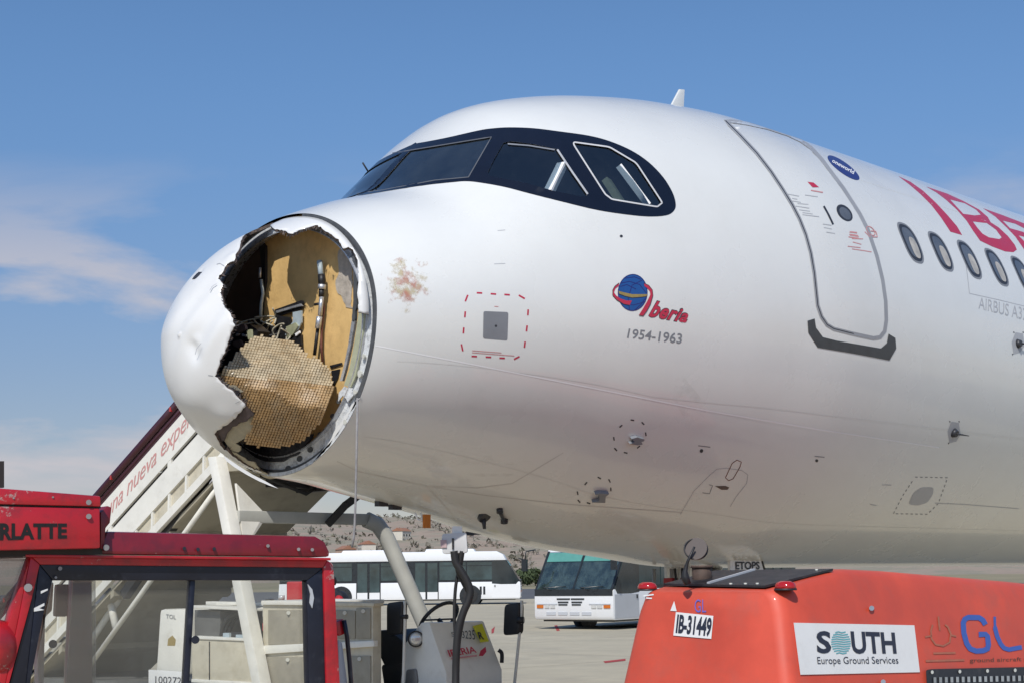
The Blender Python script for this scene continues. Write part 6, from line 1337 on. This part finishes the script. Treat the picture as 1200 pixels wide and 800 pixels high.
# chipped paint: pale primer specks along the edges
for _n in ('tractor_red', 'tractor_dark_red'):
    nt = MATS[_n].node_tree; p = nt.nodes['Principled BSDF']; src = p.inputs['Base Color'].links[0].from_socket
    t = N(nt, 'ShaderNodeTexCoord'); n_a = N(nt, 'ShaderNodeTexNoise'); L(nt, t.outputs['Object'], n_a.inputs['Vector']); n_a.inputs['Scale'].default_value = 34; n_a.inputs['Detail'].default_value = 6; n_a.inputs['Roughness'].default_value = .75
    n_b = N(nt, 'ShaderNodeTexNoise'); L(nt, t.outputs['Object'], n_b.inputs['Vector']); n_b.inputs['Scale'].default_value = 5
    mm = N(nt, 'ShaderNodeMath', operation='MULTIPLY'); L(nt, n_a.outputs[0], mm.inputs[0]); L(nt, n_b.outputs[0], mm.inputs[1]); mr = N(nt, 'ShaderNodeMapRange'); L(nt, mm.outputs[0], mr.inputs[0]); mr.inputs['From Min'].default_value = .37; mr.inputs['From Max'].default_value = .41
    mx_ = N(nt, 'ShaderNodeMix'); mx_.data_type = 'RGBA'; L(nt, mr.outputs[0], mx_.inputs['Factor']); L(nt, src, mx_.inputs['A']); mx_.inputs['B'].default_value = (.42, .30, .27, 1); L(nt, mx_.outputs['Result'], p.inputs['Base Color'])
mat('rivet_dull', (0.30, 0.29, 0.29), 0.5, metal=.4, var=.2)
mat('seal_rubber', (0.012, 0.014, 0.026), 0.35, var=.3, scale=10, dirt=(.06, .065, .08), dscale=20, damt=.6, dlo=.55, dhi=.75)
glass('cab_glass', (.94, .95, .94), .06, dirt=.09, dcol=(.50, .49, .46), dscale=3.2)
glass('cab_glass_dirty', (.72, .72, .72), .08, dirt=.16, dcol=(.42, .39, .38), dscale=5)
TD = lambda px: 4.35+.60*px/385
T0, T1 = at(0, 700, TD(0)), at(385, 700, TD(385)); TA = (T1-T0)*np.array([1, 1, 0]); TA /= np.linalg.norm(TA); TB = np.array([-TA[1], TA[0], 0]); TB = TB if TB@FH > 0 else -TB
def tp(px, off=0.0): return on_plane(px, T0+TB*off, TB)   # on the near side plane of the cab, pushed in by off
trac = thing('baggage_tractor', 'worn red baggage tractor cab filling the lower left foreground', 'baggage tractor', T0*np.array([1, 1, 0])+TA*.4+TB*.6)
def tpoly(name, px, off, t, m, par=trac, bevel=.006, holes=None): return MB().prism(tp(px, off), TB*t).build(name, MATS[m], par, bevel=bevel)
# window frame as four mitred members with the dark rubber seal inside
fo = [(36, 650.5), (386, 655), (391.5, 664), (400, 860), (-24, 860)]
def member(name, a, b, c, d, off, t, m, par=trac, bevel=.005): return tpoly(name, [a, b, c, d], off, t, m, par, bevel)
frm = member('door_frame', (36, 651), (384, 655.5), (379, 664.5), (47, 661), 0, .05, 'tractor_red'); 
member('door_frame', (36, 651), (47, 661), (38, 700), (-5, 860), 0, .05, 'tractor_red'); member('door_frame', (-5, 860), (-24, 860), (13, 717), (36, 651), .001, .05, 'tractor_red')
tpoly('door_frame', [(384, 655.5), (390.5, 660), (392, 672), (394.5, 720), (402, 860), (384, 860), (381, 740), (379, 664.5)], 0, .05, 'tractor_red')
member('window_seal', (46, 660.5), (380, 664), (360, 679.5), (62, 679.5), .008, .04, 'seal_rubber'); member('window_seal', (46, 660.5), (62, 679.5), (52, 716), (24, 860), .008, .04, 'seal_rubber', bevel=.004); member('window_seal', (24, 860), (-4, 860), (37, 702), (46, 660.5), .009, .04, 'seal_rubber')
tpoly('window_seal', [(380, 664), (382, 740), (386, 860), (364, 860), (361, 760), (359.5, 679.5)], .008, .04, 'seal_rubber')
tpoly('seal_fold', [(361, 684), (366, 690), (368, 700), (366, 712), (363, 706), (364, 696)], .004, .01, 'bus_grey', bevel=0)
tpoly('window_divider', [(223, 678), (229.5, 678), (222.5, 800), (219, 860), (211, 860), (216, 800)], .02, .03, 'seal_rubber')
tpoly('sliding_pane', [(62, 679), (226, 679), (216, 860), (28, 860)], .030, .005, 'cab_glass', bevel=0); tpoly('sliding_pane', [(223, 679), (360, 679), (364, 860), (214, 860)], .038, .005, 'cab_glass', bevel=0)
tpoly('overlap_pane', [(86, 679), (112, 679), (112, 860), (74, 860)], .05, .005, 'cab_glass_dirty', bevel=0)
MB().cyl(tp([(229, 749)], .0)[0], tp([(229, 749)], .03)[0], .0125, n=14).build('pane_knob', MATS['seal_rubber'], trac)
for q_ in ([(40, 712), (52, 706), (52, 709), (46, 712), (52, 714), (40, 716)], [(48, 692), (56, 689), (56, 691), (48, 695)]): tpoly('tape_scrap', q_, .006, .002, 'sticker_white', bevel=0)
for x, y, r_ in ((70.5, 665.5, .006), (65.5, 676, .004), (33, 688, .012)): MB().cyl(tp([(x, y)], -.006)[0], tp([(x, y)], .01)[0], r_, n=10).build('frame_rivet', MATS['rivet_dull'], trac)
# roof with its rolled edge
rf = tpoly('roof', [(126, 622), (370, 627.5), (381, 634), (386.5, 646), (386.5, 652), (34, 648), (34, 640), (118, 641)], -.012, 1.30, 'tractor_dark_red', bevel=.018)
tpoly('rain_gutter', [(30, 649), (388, 653), (388, 656), (30, 652)], -.022, .03, 'tractor_red', bevel=.003)
for x, y in ((251, 642.5), (314, 639), (350, 643), (366, 643.5), (216, 642), (232, 643)): MB().cyl(tp([(x, y)], -.022)[0], tp([(x, y)], 0)[0], .0055, n=10).build('roof_rivet', MATS['rivet_dull' if x > 300 else 'seal_rubber'], rf)
# lettered box over the front of the cab
bx = tpoly('header_box', [(-90, 590), (117.5, 594.5), (118, 642), (-90, 646)], -.07, .9, 'tractor_red', bevel=.008)
lid = tpoly('box_lid', [(-90, 571), (1, 571.5), (118, 580.5), (118.5, 593), (-90, 588)], -.075, .91, 'tractor_red', bevel=.006)
tpoly('lid_gap', [(-90, 588), (118, 592.5), (118, 595), (-90, 591)], -.062, .5, 'gap_dark', bevel=0)
lettering('box_lettering', 'CHARLATTE', [(-49, 634), (78.5, 630.5), (78.5, 612.5), (-49, 612)], mat('stencil_black', (.008, .008, .009), .75, var=.2), bx, bold=.042, mapper=lambda p: tp(p, -.0715), space=1.05)
for x, y in ((104, 604.5), (16, 583), (62, 582), (104, 588)): MB().cyl(tp([(x, y)], -.078)[0], tp([(x, y)], -.06)[0], .008 if x == 104 else .003, n=10).build('box_bolt', MATS['rivet_dull'], bx)
tpoly('box_bracket', [(118, 600), (126, 592), (131, 594), (129, 612), (124, 618), (122, 642), (118, 642)], -.03, .2, 'tractor_dark_red', bevel=.003); MB().cyl(tp([(124.5, 641)], -.05)[0], tp([(124.5, 641)], -.02)[0], .009, n=12).build('box_bolt', MATS['rivet_dull'], bx)
tpoly('box_foot', [(-90, 644), (120, 641), (120, 649), (-90, 655)], -.02, .5, 'gap_dark', bevel=0); MB().bar(tp([(0, 571)], .35)[0], tp([(0, 540)], .35)[0], .02).build('beacon_post', MATS['gap_dark'], bx)
# front quarter window, nose, body, far side, wheels
tpoly('quarter_glass', [(-90, 656), (30, 654), (8, 742), (-90, 752)], .04, .006, 'cab_glass_dirty', bevel=0); tpoly('quarter_frame', [(-110, 650), (-84, 650), (-90, 860), (-116, 860)], .02, .05, 'tractor_red')
fnd = MB().loft([[tp([(-2+r_*cos(a)*1.1, 758+r_*sin(a)*1.5)], .03-d)[0] for a in np.linspace(0, 2*pi, 20, endpoint=False)] for r_, d in ((22, 0), (20, .03), (12, .05), (2, .055))]).build('wing_bulge', MATS['tractor_red'], trac)
TPT = lambda a, b, z: T0*np.array([1, 1, 0])+TA*a+TB*b+UPV*z
def tbox(name, a0, a1, b0, b1, z0, z1, m, bevel=.02): return MB().prism([TPT(a0, b0, z0), TPT(a1, b0, z0), TPT(a1, b0, z1), TPT(a0, b0, z1)], TB*(b1-b0)).build(name, MATS[m], trac, bevel=bevel)
tbox('body', -1.1, 1.07, .0, 1.28, .38, 1.20, 'tractor_red', .03); tbox('rear_deck', 1.07, 2.1, .02, 1.26, .45, .95, 'tractor_red', .03); tbox('chassis', -1.1, 2.15, .1, 1.18, .26, .44, 'gap_dark')

sx_a = float((tp([(58, 720)], .62)[0]-T0)@TA)
MB().prism(tp([(86, 652), (108, 652), (110, 860), (76, 860)], .85), TB*.05).build('far_door_post', MATS['tractor_dark_red'], trac, bevel=.01)
MB().prism(tp([(53, 684), (64, 681), (62, 715), (54, 722), (52, 800), (46, 830), (43, 760)], .80), TB*.05).build('far_seal', MATS['truck_cream'], trac, bevel=.01)
MB().prism(tp([(66, 684), (84, 684), (80, 722), (64, 722)], .95), TB*.03).build('mirror_arm', MATS['truck_panel'], trac, bevel=.01); MB().cyl(tp([(62, 754)], .6)[0], tp([(62, 754)], .66)[0], .014, n=12).build('control_knob', MATS['seat_black'], trac)
MB().box(TPT(.35, .65, 1.0), (.5, .5, .5), Matrix.Rotation(math.atan2(TA[1], TA[0]), 3, 'Z')).build('seat', MATS['seat_black'], trac, bevel=.05)
for a_ in (-.55, 1.45):
    for b_ in (.08, 1.2):
        c_ = TPT(a_, b_, .30); wv = MB().loft([[c_+TB*o_+(TA*cos(t)+UPV*sin(t))*.30*rr for t in np.linspace(0, 2*pi, 24, endpoint=False)] for o_, rr in ((-.1, .62), (-.1, .9), (-.05, 1), (.05, 1), (.1, .9), (.1, .62))])
        wo_ = wv.build('wheel', MATS['tyre'], trac); MB().cyl(c_-TB*.09, c_+TB*.09, .18, n=18).build('hub', MATS['hub_grey'], wo_)
mr_ = tpoly('rear_lamp', [(394.5, 728), (403, 724), (405, 742), (398, 745), (395, 742)], .12, .05, 'tractor_red'); MB().prism(tp([(396, 748), (402, 752), (408, 800), (410, 860), (400, 860), (397, 790)], .12), TB*.05).build('side_mirror', MATS['bus_grey'], trac, bevel=.01); MB().tube([tp([p], .11)[0] for p in ((403, 726), (406.5, 745), (409.5, 775), (411.5, 800), (412, 860))], .008, 8).build('mirror_edge', MATS['seal_rubber'], trac)
